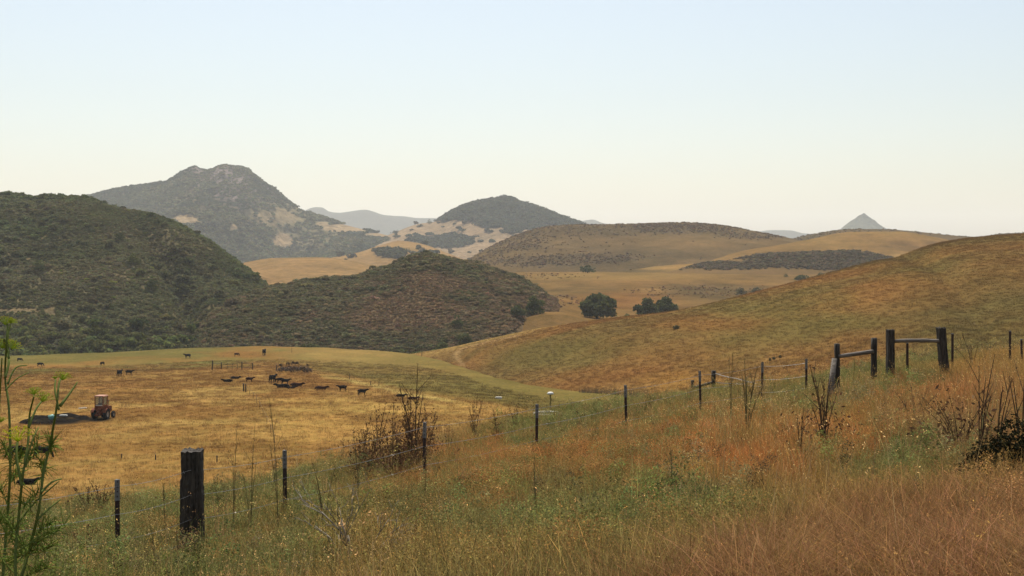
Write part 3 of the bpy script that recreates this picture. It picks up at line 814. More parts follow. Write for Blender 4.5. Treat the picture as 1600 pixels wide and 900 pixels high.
tag(mesh_obj('mountain', PK.mesh('mountain', 520, 1040, 240, (4, 50, 50, 10, 8), pk_col), M['mountain']), kind='structure')
# far ridges and the cone on the skyline
FR = make_hill([(300, 7500, 352), (420, 7500, 343), (470, 7500, 333), (482, 7500, 327), (494, 7500, 324), (503, 7500, 324.5), (515, 7500, 331), (530, 7500, 332.5), (548, 7500, 330), (572, 7500, 328), (582, 7500, 330.5), (600, 7500, 336), (630, 7500, 338), (650, 7500, 341), (690, 7500, 342), (760, 7500, 350), (860, 7500, 352), (892, 7500, 345), (905, 7500, 345.5), (925, 7500, 343.5), (945, 7500, 349.5), (1080, 7500, 358), (1180, 7500, 363), (1200, 7500, 360.5), (1235, 7500, 361), (1255, 7500, 365.5), (1330, 7500, 371), (1500, 7500, 372)],
               [(300, 6000, 420), (1500, 6000, 420)], (.5, 0), (300, 60, 900, 250), far_relief(22, 420, 181, .6))
tag(mesh_obj('ridge', FR.mesh('ridge', 300, 1500, 260, (4, 26, 26, 8, 6), lambda px, py, v: np.tile(np.array((0.13, 0.125, 0.075)), (len(px), 1))), M['mountain']), kind='structure')
cn = MB()
apex = W(1348.5, 332.5, 5200); nS = 40; cv = []; cf = []
rows = [(0, 0), (6, 5), (18, 15), (45, 36), (75, 56), (110, 76), (170, 98), (300, 130)]
for r_, h_ in rows:
    for k in range(nS):
        an = 2 * math.pi * k / nS
        w_ = r_ * (1 + 0.10 * math.sin(3 * an + 1) + (.07 * math.sin(2 * an + h_ * .08)) + 0.05 * math.sin(7 * an + r_ * .05) + (0.05 * math.sin(13 * an) if r_ > 30 else 0))
        cv.append((apex.x + w_ * math.cos(an) + (3 if r_ < 8 else 0), apex.y + w_ * math.sin(an), apex.z - h_ + (2.5 * math.sin(an * 5 + r_) + 2.2 * math.sin(an * 11 + r_ * .3)) * (r_ > 10)))
for i in range(len(rows) - 1):
    for k in range(nS):
        cf.append((i * nS + k, i * nS + (k + 1) % nS, (i + 1) * nS + (k + 1) % nS, (i + 1) * nS + k))
cme = np_mesh('mountain', cv, cf, True, np.tile(np.array((0.075, 0.075, 0.05)), (len(cv), 1)))
tag(mesh_obj('mountain', cme, M['mountain']), kind='structure')

# ---- haze over the whole scene
hz = MB(); hz.box((0, 4450, 105), (19000, 9900, 410))
hm, hn, hl, ho = new_mat('haze')
pv = hn.new('ShaderNodeVolumePrincipled')
pv.inputs['Color'].default_value = HAZE_COLOR
pv.inputs['Density'].default_value = HAZE_DENSITY
pv.inputs['Anisotropy'].default_value = 0.25
hl.new(pv.outputs[0], ho.inputs['Volume'])
tag(hz.build('haze', hm), kind='stuff')

# ================================================================== BRUSH ON THE HILLS
M['leaf'] = mat_leaf('leaf')
def shrub_meshes(n, nleaf, seed, leaf=0.16, flat=0.7):
    out = []
    for k in range(n):
        rs = random.Random(seed + k)
        lobes = []
        for j in range(rs.randint(3, 6)):
            r_ = rs.uniform(.26, .5)
            lobes.append(((rs.uniform(-.5, .5), rs.uniform(-.5, .5), r_ * flat * rs.uniform(.6, 1.3)), (r_, r_, r_ * flat * rs.uniform(.8, 1.25))))
        out.append(leafy_mesh('shrub_shape', lobes, nleaf, leaf, seed + k))
    return out
SHRUBS = proto_coll('shrub_shape', shrub_meshes(8, 170, 300), M['leaf'])
SHRUBS_FAR = proto_coll('far_shrub_shape', shrub_meshes(6, 60, 400, 0.26), M['leaf'])
def tint(base, n, amp=.25, px=None, var=None):
    b = np.tile(np.array(base), (n, 1)) * rng.uniform(1 - amp, 1 + amp, (n, 1))
    return b * rng.uniform(.9, 1.1, (n, 3))
# left hill
def lh_den(px, py, v):
    n1 = fbm(v[:, 0], v[:, 1], 12, 3, 201)
    d = np.clip(0.85 + .5 * n1, 0.1, 1) * (1 - .55 * sstep(.15, .5, fbm(v[:, 0], v[:, 1] * .7, 34, 4, 211)))
    for cx, cy_, rx, ry in ((20, 485, 60, 3), (78, 486, 9, 7)):
        d = d * (1 - blob(px, py, cx, cy_, rx, ry, .3))
    return d
p, px, py = LH.sample(72000, -350, 520, 1.0, 3.1, lh_den)
n1 = fbm(p[:, 0], p[:, 1], 35, 3, 202)
c = mixc(tint((0.152, 0.184, 0.082), len(p), .2), tint((0.185, 0.184, 0.096), len(p), .2), np.clip(.4 + n1 * 1.3, 0, 1))
c = mixc(c, tint((0.18, 0.20, 0.07), len(p)), (rng.random(len(p)) < .05) * 1.0)
big = rng.random(len(p)) < np.clip(.04 + .10 * fbm(p[:, 0], p[:, 1], 50, 3, 209), 0, 1)
sz = .74 * rng.lognormal(.12, .34, len(p)) * (1 + 1.3 * big * rng.uniform(.8, 1.6, len(p)))
c = c * np.where(big, .75, 1)[:, None] * (1 + .45 * fbm(p[:, 0], p[:, 1], 28, 3, 210))[:, None]
scatter('chaparral', p, SHRUBS, c, np.stack([sz, sz, sz * rng.uniform(.75, 1.1, len(p))], -1), label='dark green chaparral covering the steep hill on the left', cat='brush')
# gully wood at the foot of that hill
p, px, py = LH.sample(2600, -350, 520, 1.0, 2.0, lambda px, py, v: np.clip((py - 505) / 40, 0, 1) * np.clip(.6 + fbm(v[:, 0], v[:, 1], 18, 3, 203), 0, 1))
sz = rng.uniform(3.0, 6.0, len(p))
c = tint((0.125, 0.145, 0.055), len(p), .35)
scatter('creek_brush', p, SHRUBS, c, np.stack([sz, sz, sz * rng.uniform(.7, 1.1, len(p))], -1), label='taller green thicket along the foot of the left hill', cat='brush')
# middle hill
p, px, py = CH.sample(46000, 260, 940, 1.0, 3.1, lambda px, py, v: .8 + .2 * ch_brush(px, py, v))
b = ch_brush(px, py, p)
n1 = fbm(p[:, 0], p[:, 1], 20, 3, 204)
c = mixc(tint((0.25, 0.19, 0.11), len(p), .35), tint((0.145, 0.148, 0.074), len(p), .35), np.clip(b * 1.1 - .1 + .5 * n1 + rng.normal(0, .25, len(p)), 0, 1))
sz = .78 * rng.lognormal(.15, .42, len(p)) * (.6 + .5 * b)
scatter('chaparral', p, SHRUBS, c, np.stack([sz, sz, sz * rng.uniform(.5, .9, len(p))], -1), label='mixed green and brown scrub on the pointed middle hill', cat='brush')
# valley knoll, brown hill, ridge
for S_, nn, pxa, pxb, den, base, szr, lab in (
        (KN, 4200, 1000, 1470, kn_brush, (0.165, 0.142, 0.082), (1.0, 2.8), 'dark scrub on the low knoll in the golden valley'),
        (BH, 11000, 640, 1420, lambda px, py, v: bh_brush(px, py, v) * .8 + .25 * np.clip(fbm(v[:, 0], v[:, 1], 50, 3, 125), 0, 1), (0.18, 0.136, 0.078), (.6, 2.0), 'dark scrub patches on the wide brown hill'),
        (DR, 6000, 1120, 2000, lambda px, py, v: .35 + .5 * fbm(v[:, 0], v[:, 1], 60, 3, 206), (0.175, 0.14, 0.08), (.8, 2.2), 'low scrub along the dark ridge on the right skyline'),
        (VF, 3500, 700, 1300, lambda px, py, v: blob(px, py, 1100, 456, 90, 9, .6) + .8 * blob(px, py, 880, 470, 40, 8, .5) + .6 * blob(px, py, 860, 432, 60, 5, .5), (0.22, 0.155, 0.085), (.4, 1.3), 'brown scrub in the hollow of the valley field')):
    p, px, py = S_.sample(nn, pxa, pxb, 1.0, 3.1 if S_ is not VF else 4, den)
    sz = rng.uniform(*szr, len(p))
    scatter('scrub', p, SHRUBS_FAR, tint(base, len(p), .3), np.stack([sz, sz, sz * rng.uniform(.5, .8, len(p))], -1), label=lab, cat='brush')
# mountains
p, px, py = MT.sample(32000, -60, 720, 1.0, 3.08, lambda px, py, v: np.clip(1 - 1.15 * mt_open(px, py, v), 0, 1) * (1 - .75 * mt_rock(px, py, v)) * np.clip(.75 + 1.1 * fbm(v[:, 0], v[:, 1], 70, 3, 207), 0.1, 1))
n1 = fbm(p[:, 0], p[:, 1], 130, 3, 208)
px_m = px
c = mixc(tint((0.075, 0.094, 0.05), len(p), .3), tint((0.155, 0.165, 0.082), len(p), .3), np.clip(.35 + 1.6 * n1 + .5 * blob(px, py, 470, 360, 100, 45, .6), 0, 1))
sz = rng.uniform(4, 8.5, len(p)) * (1 - .45 * np.exp(-((px - 330) / 60.0) ** 2) * (py < 285))
scatter('mountain_woodland', p, SHRUBS_FAR, c, np.stack([sz, sz, sz * rng.uniform(.6, 1.0, len(p))], -1), label='dark woodland covering the tall rocky mountain', cat='woodland')
p, px, py = PK.sample(13000, 520, 1040, 1.0, 3.08, lambda px, py, v: np.clip(pk_wood(px, py, v), 0.012, 1))
sz = rng.uniform(6, 11, len(p))
scatter('mountain_woodland', p, SHRUBS_FAR, tint((0.07, 0.082, 0.042), len(p), .3), np.stack([sz, sz, sz * rng.uniform(.7, 1.0, len(p))], -1), label='dark woodland capping the smaller peak in the middle', cat='woodland')
p, px, py = G2.sample(900, 440, 760, 1.0, 3.05, lambda px, py, v: blob(px, py, 612, 397, 22, 6, .4) + blob(px, py, 660, 402, 22, 5, .4) + .01)
sz = rng.uniform(5, 10, len(p))
scatter('far_woodland', p, SHRUBS_FAR, tint((0.08, 0.088, 0.045), len(p), .3), sz, label='clumps of trees in a fold of the far golden hill', cat='woodland')
# ================================================================== GRASS
def grass_tuft(nb, h0, h1, spread, width, lean, seed, heads=0.0, head_len=0.05, head_col=(1.35, 1.25, 1.05), bend=0.6, rows=4):
    rs = np.random.default_rng(seed)
    h = rs.uniform(h0, h1, nb); an = rs.uniform(0, 6.283, nb); rr = spread * np.sqrt(rs.random(nb)); a2 = rs.uniform(0, 6.283, nb)
    base = np.stack([rr * np.cos(a2), rr * np.sin(a2), np.full(nb, -0.03)], -1)
    ln = np.abs(rs.normal(lean, lean * 0.5, nb))
    hd = np.stack([np.cos(an), np.sin(an)], -1)
    side = np.stack([-np.sin(an + rs.normal(0, .7, nb)), np.cos(an), np.zeros(nb)], -1)
    side /= np.linalg.norm(side, axis=1)[:, None]
    V = []
    for k in range(rows):
        t = k / (rows - 1)
        off = hd * (ln * h * (t * (1 - bend) + bend * t * t))[:, None]
        z = h * t * (1 - 0.18 * np.clip(ln, 0, 1.5) * t)
        c = base + np.concatenate([off, z[:, None]], 1)
        w = width * (1 - 0.85 * t) * rs.uniform(.85, 1.15, nb)
        V += [c - side * w[:, None] / 2, c + side * w[:, None] / 2]
    V = np.stack(V, 1)                                   # nb, 2*rows, 3
    f0 = np.array([[2 * k, 2 * k + 1, 2 * k + 3, 2 * k + 2] for k in range(rows - 1)])
    faces = (np.arange(nb)[:, None, None] * 2 * rows + f0[None]).reshape(-1, 4)
    tone = rs.uniform(.5, 1.3, nb) + (rs.random(nb) < .14) * rs.uniform(.3, .9, nb)
    col = np.repeat(np.stack([tone, tone * rs.uniform(.92, 1.06, nb), tone * rs.uniform(.85, 1.1, nb)], -1), 2 * rows, 0)
    verts = V.reshape(-1, 3)
    if heads > 0:
        k = np.where(rs.random(nb) < heads)[0]
        top = (V[k, -1] + V[k, -2]) / 2
        hv = []; hc = []
        for p_ in top:
            for j in range(3):
                q = p_ + rs.normal(0, head_len * .5, 3) * np.array([1, 1, .7]) - np.array([0, 0, head_len * .4 * j])
                dv = rs.normal(size=3); dv /= np.linalg.norm(dv); dv2 = np.cross(dv, rs.normal(size=3)); dv2 /= np.linalg.norm(dv2)
                a_ = dv * head_len * .5; b_ = dv2 * head_len * .17
                hv += [q - a_, q + b_, q + a_, q - b_]
                tt = rs.uniform(.8, 1.25)
                hc += [[head_col[0] * tt, head_col[1] * tt, head_col[2] * tt]] * 4
        if hv:
            n0 = len(verts)
            verts = np.concatenate([verts, np.array(hv)]); col = np.concatenate([col, np.array(hc)])
            faces = np.concatenate([faces, n0 + np.arange(len(hv)).reshape(-1, 4)])
    return np_mesh('tuft_shape', verts, faces, False, col, 'pc')

M['blade'] = mat_leaf('grass_blade', trans=0.5)
T_DRY = proto_coll('dry_tuft', [grass_tuft(44, .18, .46, .18, .0055, .45, 500 + k, .3, .015) for k in range(5)], M['blade'])
T_GREEN = proto_coll('green_tuft', [grass_tuft(50, .14, .40, .18, .0065, .5, 520 + k, .08, .014, (1.5, 1.3, .8)) for k in range(4)] + [leafy_mesh('forb_shape', [((0, 0, .16), (.17, .17, .17)), ((.1, .06, .24), (.11, .11, .14)), ((-.1, .03, .2), (.1, .1, .15))], 640, .0055, 530 + k) for k in range(3)], M['blade'])
T_MAT = proto_coll('matted_tuft', [grass_tuft(54, .2, .45, .2, .0048, 1.15, 540 + k, .1, .014, bend=.75) for k in range(5)], M['blade'])
T_OAT = proto_coll('oat_tuft', [grass_tuft(8, .5, .85, .14, .005, .28, 560 + k, 1.0, .019, (1.8, 1.7, 1.5)) for k in range(4)], M['blade'])
T_FIELD = proto_coll('field_tuft', [grass_tuft(36, .10, .30, .55, .022, .55, 580 + k, 0) for k in range(5)], M['blade'])
T_STALK = proto_coll('stalk_tuft', [grass_tuft(7, .45, 1.0, .16, .011, .16, 600 + k, 1.0, .05, (.75, .65, .6), bend=.3) for k in range(5)], M['blade'])

def grass_colors(px, py, p):
    green, rust, brown, n1, n2 = fg_patch(px, py, p)
    n = len(px)
    c = mixc(tint((0.37, 0.25, 0.095), n, .35), tint((0.27, 0.195, 0.075), n, .35), rng.random(n))
    c = mixc(c, tint((0.19, 0.205, 0.078), n, .4), np.clip(green * 1.1, 0, 1) * (rng.random(n) < .85))
    c = mixc(c, tint((0.40, 0.205, 0.08), n, .4), np.clip(rust * 1.1, 0, 1) * (rng.random(n) < np.clip(.55 + 1.1 * n2, .1, .95)))
    c = mixc(c, tint((0.275, 0.172, 0.08), n, .45), np.clip(brown * 1.2, 0, 1) * (rng.random(n) < .9))
    return c, green, rust, brown
N_FG = 84000
p, px, py = FG.sample(N_FG, -480, 2080, 0.7, 4.35)
c, green, rust, brown = grass_colors(px, py, p)
u = rng.random(len(p))
isg = u < np.clip(green - brown, 0.04, .8) * (p[:, 1] > 7.5)
ism = (~isg) & (rng.random(len(p)) < np.clip(brown, 0, .95))
isd = ~(isg | ism)
hs = 1 + .5 * fbm(p[:, 0], p[:, 1], 1.6, 3, 611)
hs = hs * (1 - .6 * np.exp(-((px - 301) / 38.0) ** 2) * (p[:, 1] > 13.2) * (p[:, 1] < 15.2))
for nm, msk, pr, s0, s1, lab in (('dry_grass', isd, T_DRY, .7, 1.25, 'rust and straw coloured dry grass on the near hillside'),
                                 ('green_grass', isg, T_GREEN, .7, 1.35, 'green grass and weeds among the dry growth near the fence'),
                                 ('matted_grass', ism, T_MAT, .7, 1.2, 'brown matted dead grass in the lower right corner')):
    k = np.where(msk)[0]
    scatter(nm, p[k], pr, c[k], rng.uniform(s0, s1, len(k)) * hs[k], label=lab, cat='grass')
p, px, py = FG.sample(6500, -330, 1930, 0.9, 4.3, lambda px, py, v: np.clip(.55 + 1.2 * fbm(v[:, 0], v[:, 1], 3.5, 3, 612), 0.08, 1) * (1 - .9 * np.clip(fg_patch(px, py, v)[2], 0, 1)))
scatter('wild_oats', p, T_OAT, mixc(tint((0.38, 0.29, 0.13), len(p), .3), tint((0.2, 0.165, 0.07), len(p), .3), (rng.random(len(p)) < .3) * 1.0), rng.uniform(.7, 1.2, len(p)), label='pale wild oat stalks standing above the near grass', cat='grass')
# taller leafy weeds where the growth is still green
def tall_forb(seed):
    rs = random.Random(seed)
    lobes = [((rs.uniform(-.12, .12), rs.uniform(-.12, .12), .12 + .1 * k), (.13 - .012 * k, .13 - .012 * k, .12)) for k in range(5)]
    return leafy_mesh('forb_shape', lobes, 520, .011, seed)
T_FORB = proto_coll('tall_forb', [tall_forb(650 + k) for k in range(5)] + [grass_tuft(16, .4, .8, .12, .006, .22, 660 + k, .9, .016, (1.2, 1.3, .9), bend=.3) for k in range(3)], M['blade'])
p, px, py = FG.sample(5200, -330, 1930, 1.9, 4.3, lambda px, py, v: np.clip(fg_patch(px, py, v)[0] * (.25 + 1.6 * fbm(v[:, 0], v[:, 1], 1.8, 3, 614)), .01, 1))
scatter('green_weeds', p, T_FORB, mixc(tint((0.165, 0.19, 0.072), len(p), .4), tint((0.21, 0.185, 0.09), len(p), .3), (rng.random(len(p)) < .25) * 1.0), rng.uniform(.5, 1.15, len(p)), label='taller leafy green weeds along the fence line', cat='weeds')
p, px, py = FG.sample(1500, -330, 1930, 1.6, 4.3, lambda px, py, v: np.clip(.1 + 2.2 * fbm(v[:, 0], v[:, 1], 2.4, 3, 615), .01, 1))
scatter('dark_weeds', p, T_FORB, tint((0.085, 0.07, 0.042), len(p), .35), rng.uniform(.35, .75, len(p)), label='dark withered weeds low among the near grass', cat='weeds')
T_TALL = proto_coll('tall_stalk', [grass_tuft(3, .8, 1.5, .1, .009, .13, 670 + k, 1.0, .022, (.9, .85, .8), bend=.3, rows=6) for k in range(5)], M['blade'])
p, px, py = FG.sample(420, -330, 1930, 2.2, 4.2, lambda px, py, v: np.clip(.04 + .8 * blob(px, py, 380, 790, 170, 70, .6) + .7 * blob(px, py, 620, 760, 120, 60, .6) + .5 * blob(px, py, 1200, 640, 200, 50, .6) + .6 * blob(px, py, 1500, 640, 140, 80, .6), 0, 1))
scatter('tall_stalks', p, T_TALL, mixc(tint((0.16, 0.135, 0.065), len(p), .35), tint((0.10, 0.075, 0.045), len(p), .3), (rng.random(len(p)) < .4) * 1.0), rng.uniform(.45, .95, len(p)), label='tall thin dry stalks standing above the grass along the fence', cat='weeds')
# small upright dead stalks
p, px, py = FG.sample(900, -330, 1930, 2.3, 4.3, lambda px, py, v: np.clip(.25 + 1.5 * fbm(v[:, 0], v[:, 1], 4, 3, 613), .05, 1))
scatter('dead_stalks', p, T_STALK, tint((0.15, 0.10, 0.055), len(p), .35), rng.uniform(.45, .95, len(p)), label='thin dead brown weed stalks scattered through the near grass', cat='weeds')
# the far rim of the bench carries a fringe of brown docks
p, px, py = FG.sample(520, 60, 900, 3.6, 4.4, lambda px, py, v: np.clip(.9 * blob(px, py, 150, 750, 50, 22, .5) + .7 * blob(px, py, 250, 745, 80, 16, .5) + .8 * blob(px, py, 610, 690, 90, 40, .5) + .7 * blob(px, py, 770, 660, 70, 25, .5), 0, 1))
scatter('dead_docks', p, T_STALK, tint((0.11, 0.06, 0.035), len(p), .35), rng.uniform(.5, 1.0, len(p)), label='dark brown dead dock stems along the rim above the pasture', cat='weeds')
# pasture grass
def pa_gcol(px, py, p, k=1.05):
    return pa_col(px, py, p) * k * LAND
p, px, py = PA.sample(52000, -260, 1000, .25, 7.0, lambda px, py, v: np.clip(1.25 - v[:, 1] / 420, .25, 1))
mudp = np.maximum(blob(px, py, 84, 657, 44, 7, .3), blob(px, py, 135, 656, 36, 4, .4))
k = rng.random(len(p)) > mudp
p, px, py = p[k], px[k], py[k]
c = pa_gcol(px, py, p, 1.15) * rng.uniform(.7, 1.3, (len(p), 1))
scatter('pasture_grass', p, T_FIELD, c, rng.uniform(.7, 1.3, len(p)) * np.clip(.7 + p[:, 1] / 400, .8, 1.4), label='short golden dry grass of the cattle pasture', cat='grass')
p, px, py = RH.sample(42000, 620, 1900, 1.0, 4.05)
scatter('hill_grass', p, T_FIELD, r_col(px, py, p) * LAND * 1.15 * rng.uniform(.88, 1.15, (len(p), 1)), rng.uniform(.9, 1.6, len(p)), label='short brown and green grass on the broad right hill', cat='grass')
# dark dead weeds in the pasture
def fw(px, py, v):
    n2 = fbm(v[:, 0], v[:, 1], 3, 3, 621)
    m_ = np.zeros_like(px)
    for cx, cy_, rx, ry, k in ((258, 610, 22, 4, .9), (235, 613, 12, 4, .5), (192, 637, 16, 9, .55), (203, 648, 6, 8, .7), (268, 677, 24, 4, .9), (338, 677, 8, 4, .7), (590, 618, 60, 5, .45), (500, 617, 30, 6, .4), (410, 640, 10, 36, .35), (425, 690, 14, 40, .3), (460, 576, 30, 6, .8), (570, 622, 14, 7, 1), (350, 668, 6, 3, .6), (640, 626, 30, 4, .4), (430, 606, 30, 3, .3)):
        m_ = np.maximum(m_, k * blob(px, py, cx, cy_, rx, ry, .6, n2 * .3))
    return np.clip(m_ + .018, 0, 1)
p, px, py = PA.sample(26000, -100, 900, .25, 7.5)
kk = rng.random(len(p)) < fw(px, py, p)
p = p[kk]
scatter('field_weeds', p, T_STALK, tint((0.085, 0.06, 0.042), len(p), .4), rng.uniform(.5, 1.25, len(p)), label='dark dead weeds in clumps across the pasture', cat='weeds')

# ================================================================== TREES AND BUSHES
M['bark'] = mat_plain('bark', (0.09, 0.07, 0.05), .9, bump=.5, scale=3)
M['tree_leaf'] = mat_leaf('tree_leaf', inst=False, color=(0.078, 0.088, 0.034))
M['bush_leaf'] = mat_leaf('bush_leaf', inst=False, color=(0.105, 0.115, 0.042))
M['grey_leaf'] = mat_leaf('grey_leaf', inst=False, color=(0.12, 0.11, 0.06))
def tree(name, base, w, h, seed, label, cat, mat, group=None, nleaf=1500, leaf=None):
    rs = random.Random(seed)
    o = empty(name, base)
    tr = MB()
    th = h * .38
    tr.tube([(0, 0, -.3), (.02 * h, .01 * h, th * .6), (.0, .02 * h, th)], [w * .035, w * .026, w * .02], 7)
    lobes = []
    nl = max(5, int(w / 1.6)) if w > 6 else 5
    for k in range(nl):
        a = 2 * math.pi * (k + rs.uniform(-.3, .3)) / nl
        rr = w * rs.uniform(.16, .34)
        c = (rr * math.cos(a), rr * math.sin(a), h * rs.uniform(.26, .62))
        r_ = w * rs.uniform(.14, .22)
        lobes.append((c, (r_, r_, min(r_ * rs.uniform(.75, 1.0), h * .34))))
        tr.tube([(0, 0, th * .55), (c[0] * .5, c[1] * .5, c[2] * .62), (c[0] * .9, c[1] * .9, c[2])], [w * .016, w * .01, w * .005], 5)
    lobes.append(((0, 0, h * .72), (w * .2, w * .2, h * .26)))
    lobes.append(((w * .05, 0, h * .2), (w * .4, w * .4, h * .26)))
    tr.build('trunk', M['bark'], o, True)
    me = leafy_mesh('crown', lobes, nleaf, leaf or max(.12, w * .04), seed)
    mesh_obj('crown', me, mat, o)
    tag(o, label, cat, group)
    return o
def tree_px(S_, px, py, d, wpx, hpx, *a, **k):
    z = float(S_.at(px, d)[0]) if S_ is not None else zz(py, d)
    return tree(a[0], ((px - 800) / F * d, d, z - .15), wpx / F * d, hpx / F * d, *a[1:], **k)
tree_px(VF, 933, 498, 545, 64, 40, 'oak_tree', 1, 'wide round dark oak standing alone behind the crest of the right hill', 'tree', M['tree_leaf'], nleaf=6500)
tree_px(VF, 1012, 492, 560, 44, 32, 'oak_tree', 2, 'left of the two joined dark oaks right of the lone oak', 'tree', M['tree_leaf'], nleaf=4500)
tree_px(VF, 1041, 490, 565, 40, 31, 'oak_tree', 3, 'right of the two joined dark oaks behind the right hill', 'tree', M['tree_leaf'], nleaf=4500)
tree_px(VF, 980, 494, 555, 16, 9, 'bush', 4, 'small low bush between the lone oak and the joined oaks', 'bush', M['bush_leaf'], nleaf=500)
tree_px(CH, 833, 489, 512, 38, 32, 'bush', 5, 'large dark bush at the right end of the middle hill', 'bush', M['tree_leaf'], nleaf=1800)
tree_px(CH, 808, 495, 500, 30, 18, 'bush', 6, 'rounded bush just left of the large bush on the middle hill end', 'bush', M['tree_leaf'], nleaf=1200)
tree_px(CH, 728, 535, 456, 30, 20, 'bush', 7, 'dark round bush at the toe of the middle hill above the track', 'bush', M['tree_leaf'], nleaf=1400)
tree_px(CH, 714, 510, 478, 22, 20, 'bush', 8, 'bush on the brown slope above the toe of the middle hill', 'bush', M['tree_leaf'], nleaf=1000)
tree_px(CH, 692, 545, 450, 40, 24, 'bush', 9, 'broad dark bush where the middle hill meets the pasture crest', 'bush', M['tree_leaf'], nleaf=1600)
tree_px(CH, 655, 550, 450, 36, 16, 'bush', 10, 'low bush left of the broad one at the pasture crest', 'bush', M['bush_leaf'], nleaf=1100)
tree_px(CH, 486, 532, 470, 32, 18, 'bush', 11, 'green bush at the left foot of the middle hill', 'bush', M['bush_leaf'], nleaf=1300)
tree_px(CH, 440, 540, 466, 26, 14, 'bush', 12, 'small green bush left of the one at the hill foot', 'bush', M['bush_leaf'], nleaf=1000)
tree_px(LH, 100, 545, 480, 34, 30, 'bush', 13, 'tall leafy bush at the foot of the left hill above the cows', 'bush', M['bush_leaf'], nleaf=1500)
tree_px(LH, 60, 452, 560, 22, 20, 'bush', 14, 'dark bush standing out on the left slope above the bare track', 'bush', M['tree_leaf'], nleaf=900)
tree_px(LH, 186, 402, 615, 20, 14, 'bush', 15, 'upper dark bush in the draw of the left hill', 'bush', M['tree_leaf'], nleaf=800)
tree_px(LH, 208, 440, 575, 24, 18, 'bush', 16, 'middle pale green bush in the draw of the left hill', 'bush', M['bush_leaf'], nleaf=900)
tree_px(LH, 236, 468, 550, 24, 18, 'bush', 17, 'lower bush in the draw of the left hill', 'bush', M['tree_leaf'], nleaf=900)
tree_px(VF, 1158, 466, 690, 22, 14, 'bush', 18, 'leftmost of the bushes peeking over the right hill crest', 'bush', M['grey_leaf'], nleaf=600)
tree_px(VF, 1182, 463, 690, 30, 14, 'bush', 19, 'longer low bush beside the leftmost one over the hill crest', 'bush', M['grey_leaf'], nleaf=800)
tree_px(VF, 1252, 440, 820, 26, 9, 'bush', 20, 'flat dark bush in the valley below the brushy knoll', 'bush', M['tree_leaf'], nleaf=700)
tree_px(VF, 1282, 436, 850, 16, 8, 'bush', 21, 'small dark bush right of the flat one below the knoll', 'bush', M['tree_leaf'], nleaf=500)
tree_px(VF, 1228, 438, 850, 10, 6, 'bush', 22, 'smallest dark bush left of the flat one below the knoll', 'bush', M['tree_leaf'], nleaf=300)
tree_px(VF, 918, 424, 925, 28, 13, 'bush', 23, 'dark bush at the far edge of the golden valley field', 'bush', M['tree_leaf'], nleaf=700)
tree_px(PK, 671, 352, 2700, 9, 9, 'tree', 24, 'lone tree on the golden shoulder left of the small peak', 'tree', M['tree_leaf'], nleaf=500)
tree_px(PK, 621, 362, 2680, 6, 5, 'tree', 25, 'tiny lone tree on the far left golden skyline', 'tree', M['tree_leaf'], nleaf=300)
tree_px(PK, 700, 350, 2690, 8, 6, 'tree', 26, 'tree just below the left shoulder of the small peak', 'tree', M['tree_leaf'], nleaf=400)
tree_px(RH, 1057, 540, 285, 12, 7, 'bush', 27, 'single dark shrub in the middle of the right hill grass', 'bush', M['grey_leaf'], nleaf=500)
for i, (x_, y_) in enumerate(((1203, 564), (1209, 562), (1219, 559))):
    q = RH.point_py(x_, y_)
    tree('bush', q, 5 / F * q.y, 4 / F * q.y, 28 + i, ('left', 'middle', 'right')[i] + ' of three tiny dark tufts on the right hill above the wires', 'bush', M['grey_leaf'], nleaf=200)
# reeds in the ditch between pasture and right hill
ditch = []
for i in range(420):
    x_ = random.uniform(905, 1015)
    d_ = float(np.interp(x_, [900, 1015], [231, 203])) + random.uniform(-1.5, 2)
    ditch.append((x_, d_))
dp = np.array([((x_ - 800) / F * d_, d_, max(float(PA.at(x_, d_)[0]), float(RH.at(x_, d_)[0])) - .1) for x_, d_ in ditch])
scatter('ditch_reeds', dp, T_STALK, tint((0.07, 0.062, 0.04), len(dp), .4), rng.uniform(.9, 1.5, len(dp)), label='dark line of reeds in the ditch below the right hill', cat='reeds')

# ================================================================== FENCES
M['old_wood'] = mat_plain('old_wood', (0.040, 0.031, 0.023), .9, var=.5, scale=5, bump=.9, stretch=(6, 6, .7), color2=(0.085, 0.068, 0.05))
M['grey_wood'] = mat_plain('grey_wood', (0.16, 0.13, 0.10), .9, var=.4, scale=6, bump=.7, stretch=(1, 6, 6))
M['post_steel'] = mat_plain('post_steel', (0.052, 0.030, 0.024), .7, var=.4, scale=14, bump=.3)
M['post_tip'] = mat_plain('post_tip', (0.17, 0.16, 0.145), .7, var=.3, scale=20, bump=.2)
M['wire'] = mat_plain('wire', (0.30, 0.28, 0.25), .5, metal=.3, var=.3, scale=3, bump=0)
def t_post(parent, px, d, top_py, name='t_post', tip=.24, S_=FG, lean=0):
    b = S_.point(px, d)
    H = zz(top_py, d) - b.z
    m = MB()
    m.box((0, 0, H / 2 - .15), (.052, .007, H + .3)); m.box((0, .0215, H / 2 - .15), (.007, .036, H + .3))
    for k in range(int(H / .055)):
        m.box((0, -.0065, .06 + k * .055), (.012, .006, .018))
    o = m.build(name, M['post_steel'], parent)
    t = MB(); t.box((0, -.001, H - tip / 2 + .004), (.056, .014, tip)); t.box((0, .025, H - tip / 2 + .004), (.011, .038, tip))
    t.build('post_tip', M['post_tip'], o)
    o.location = b if parent is None else b - parent.location
    o.rotation_euler = (random.uniform(-.02, .02), random.uniform(-.02, .02) + lean, random.uniform(-.5, .5))
    return o, b, H
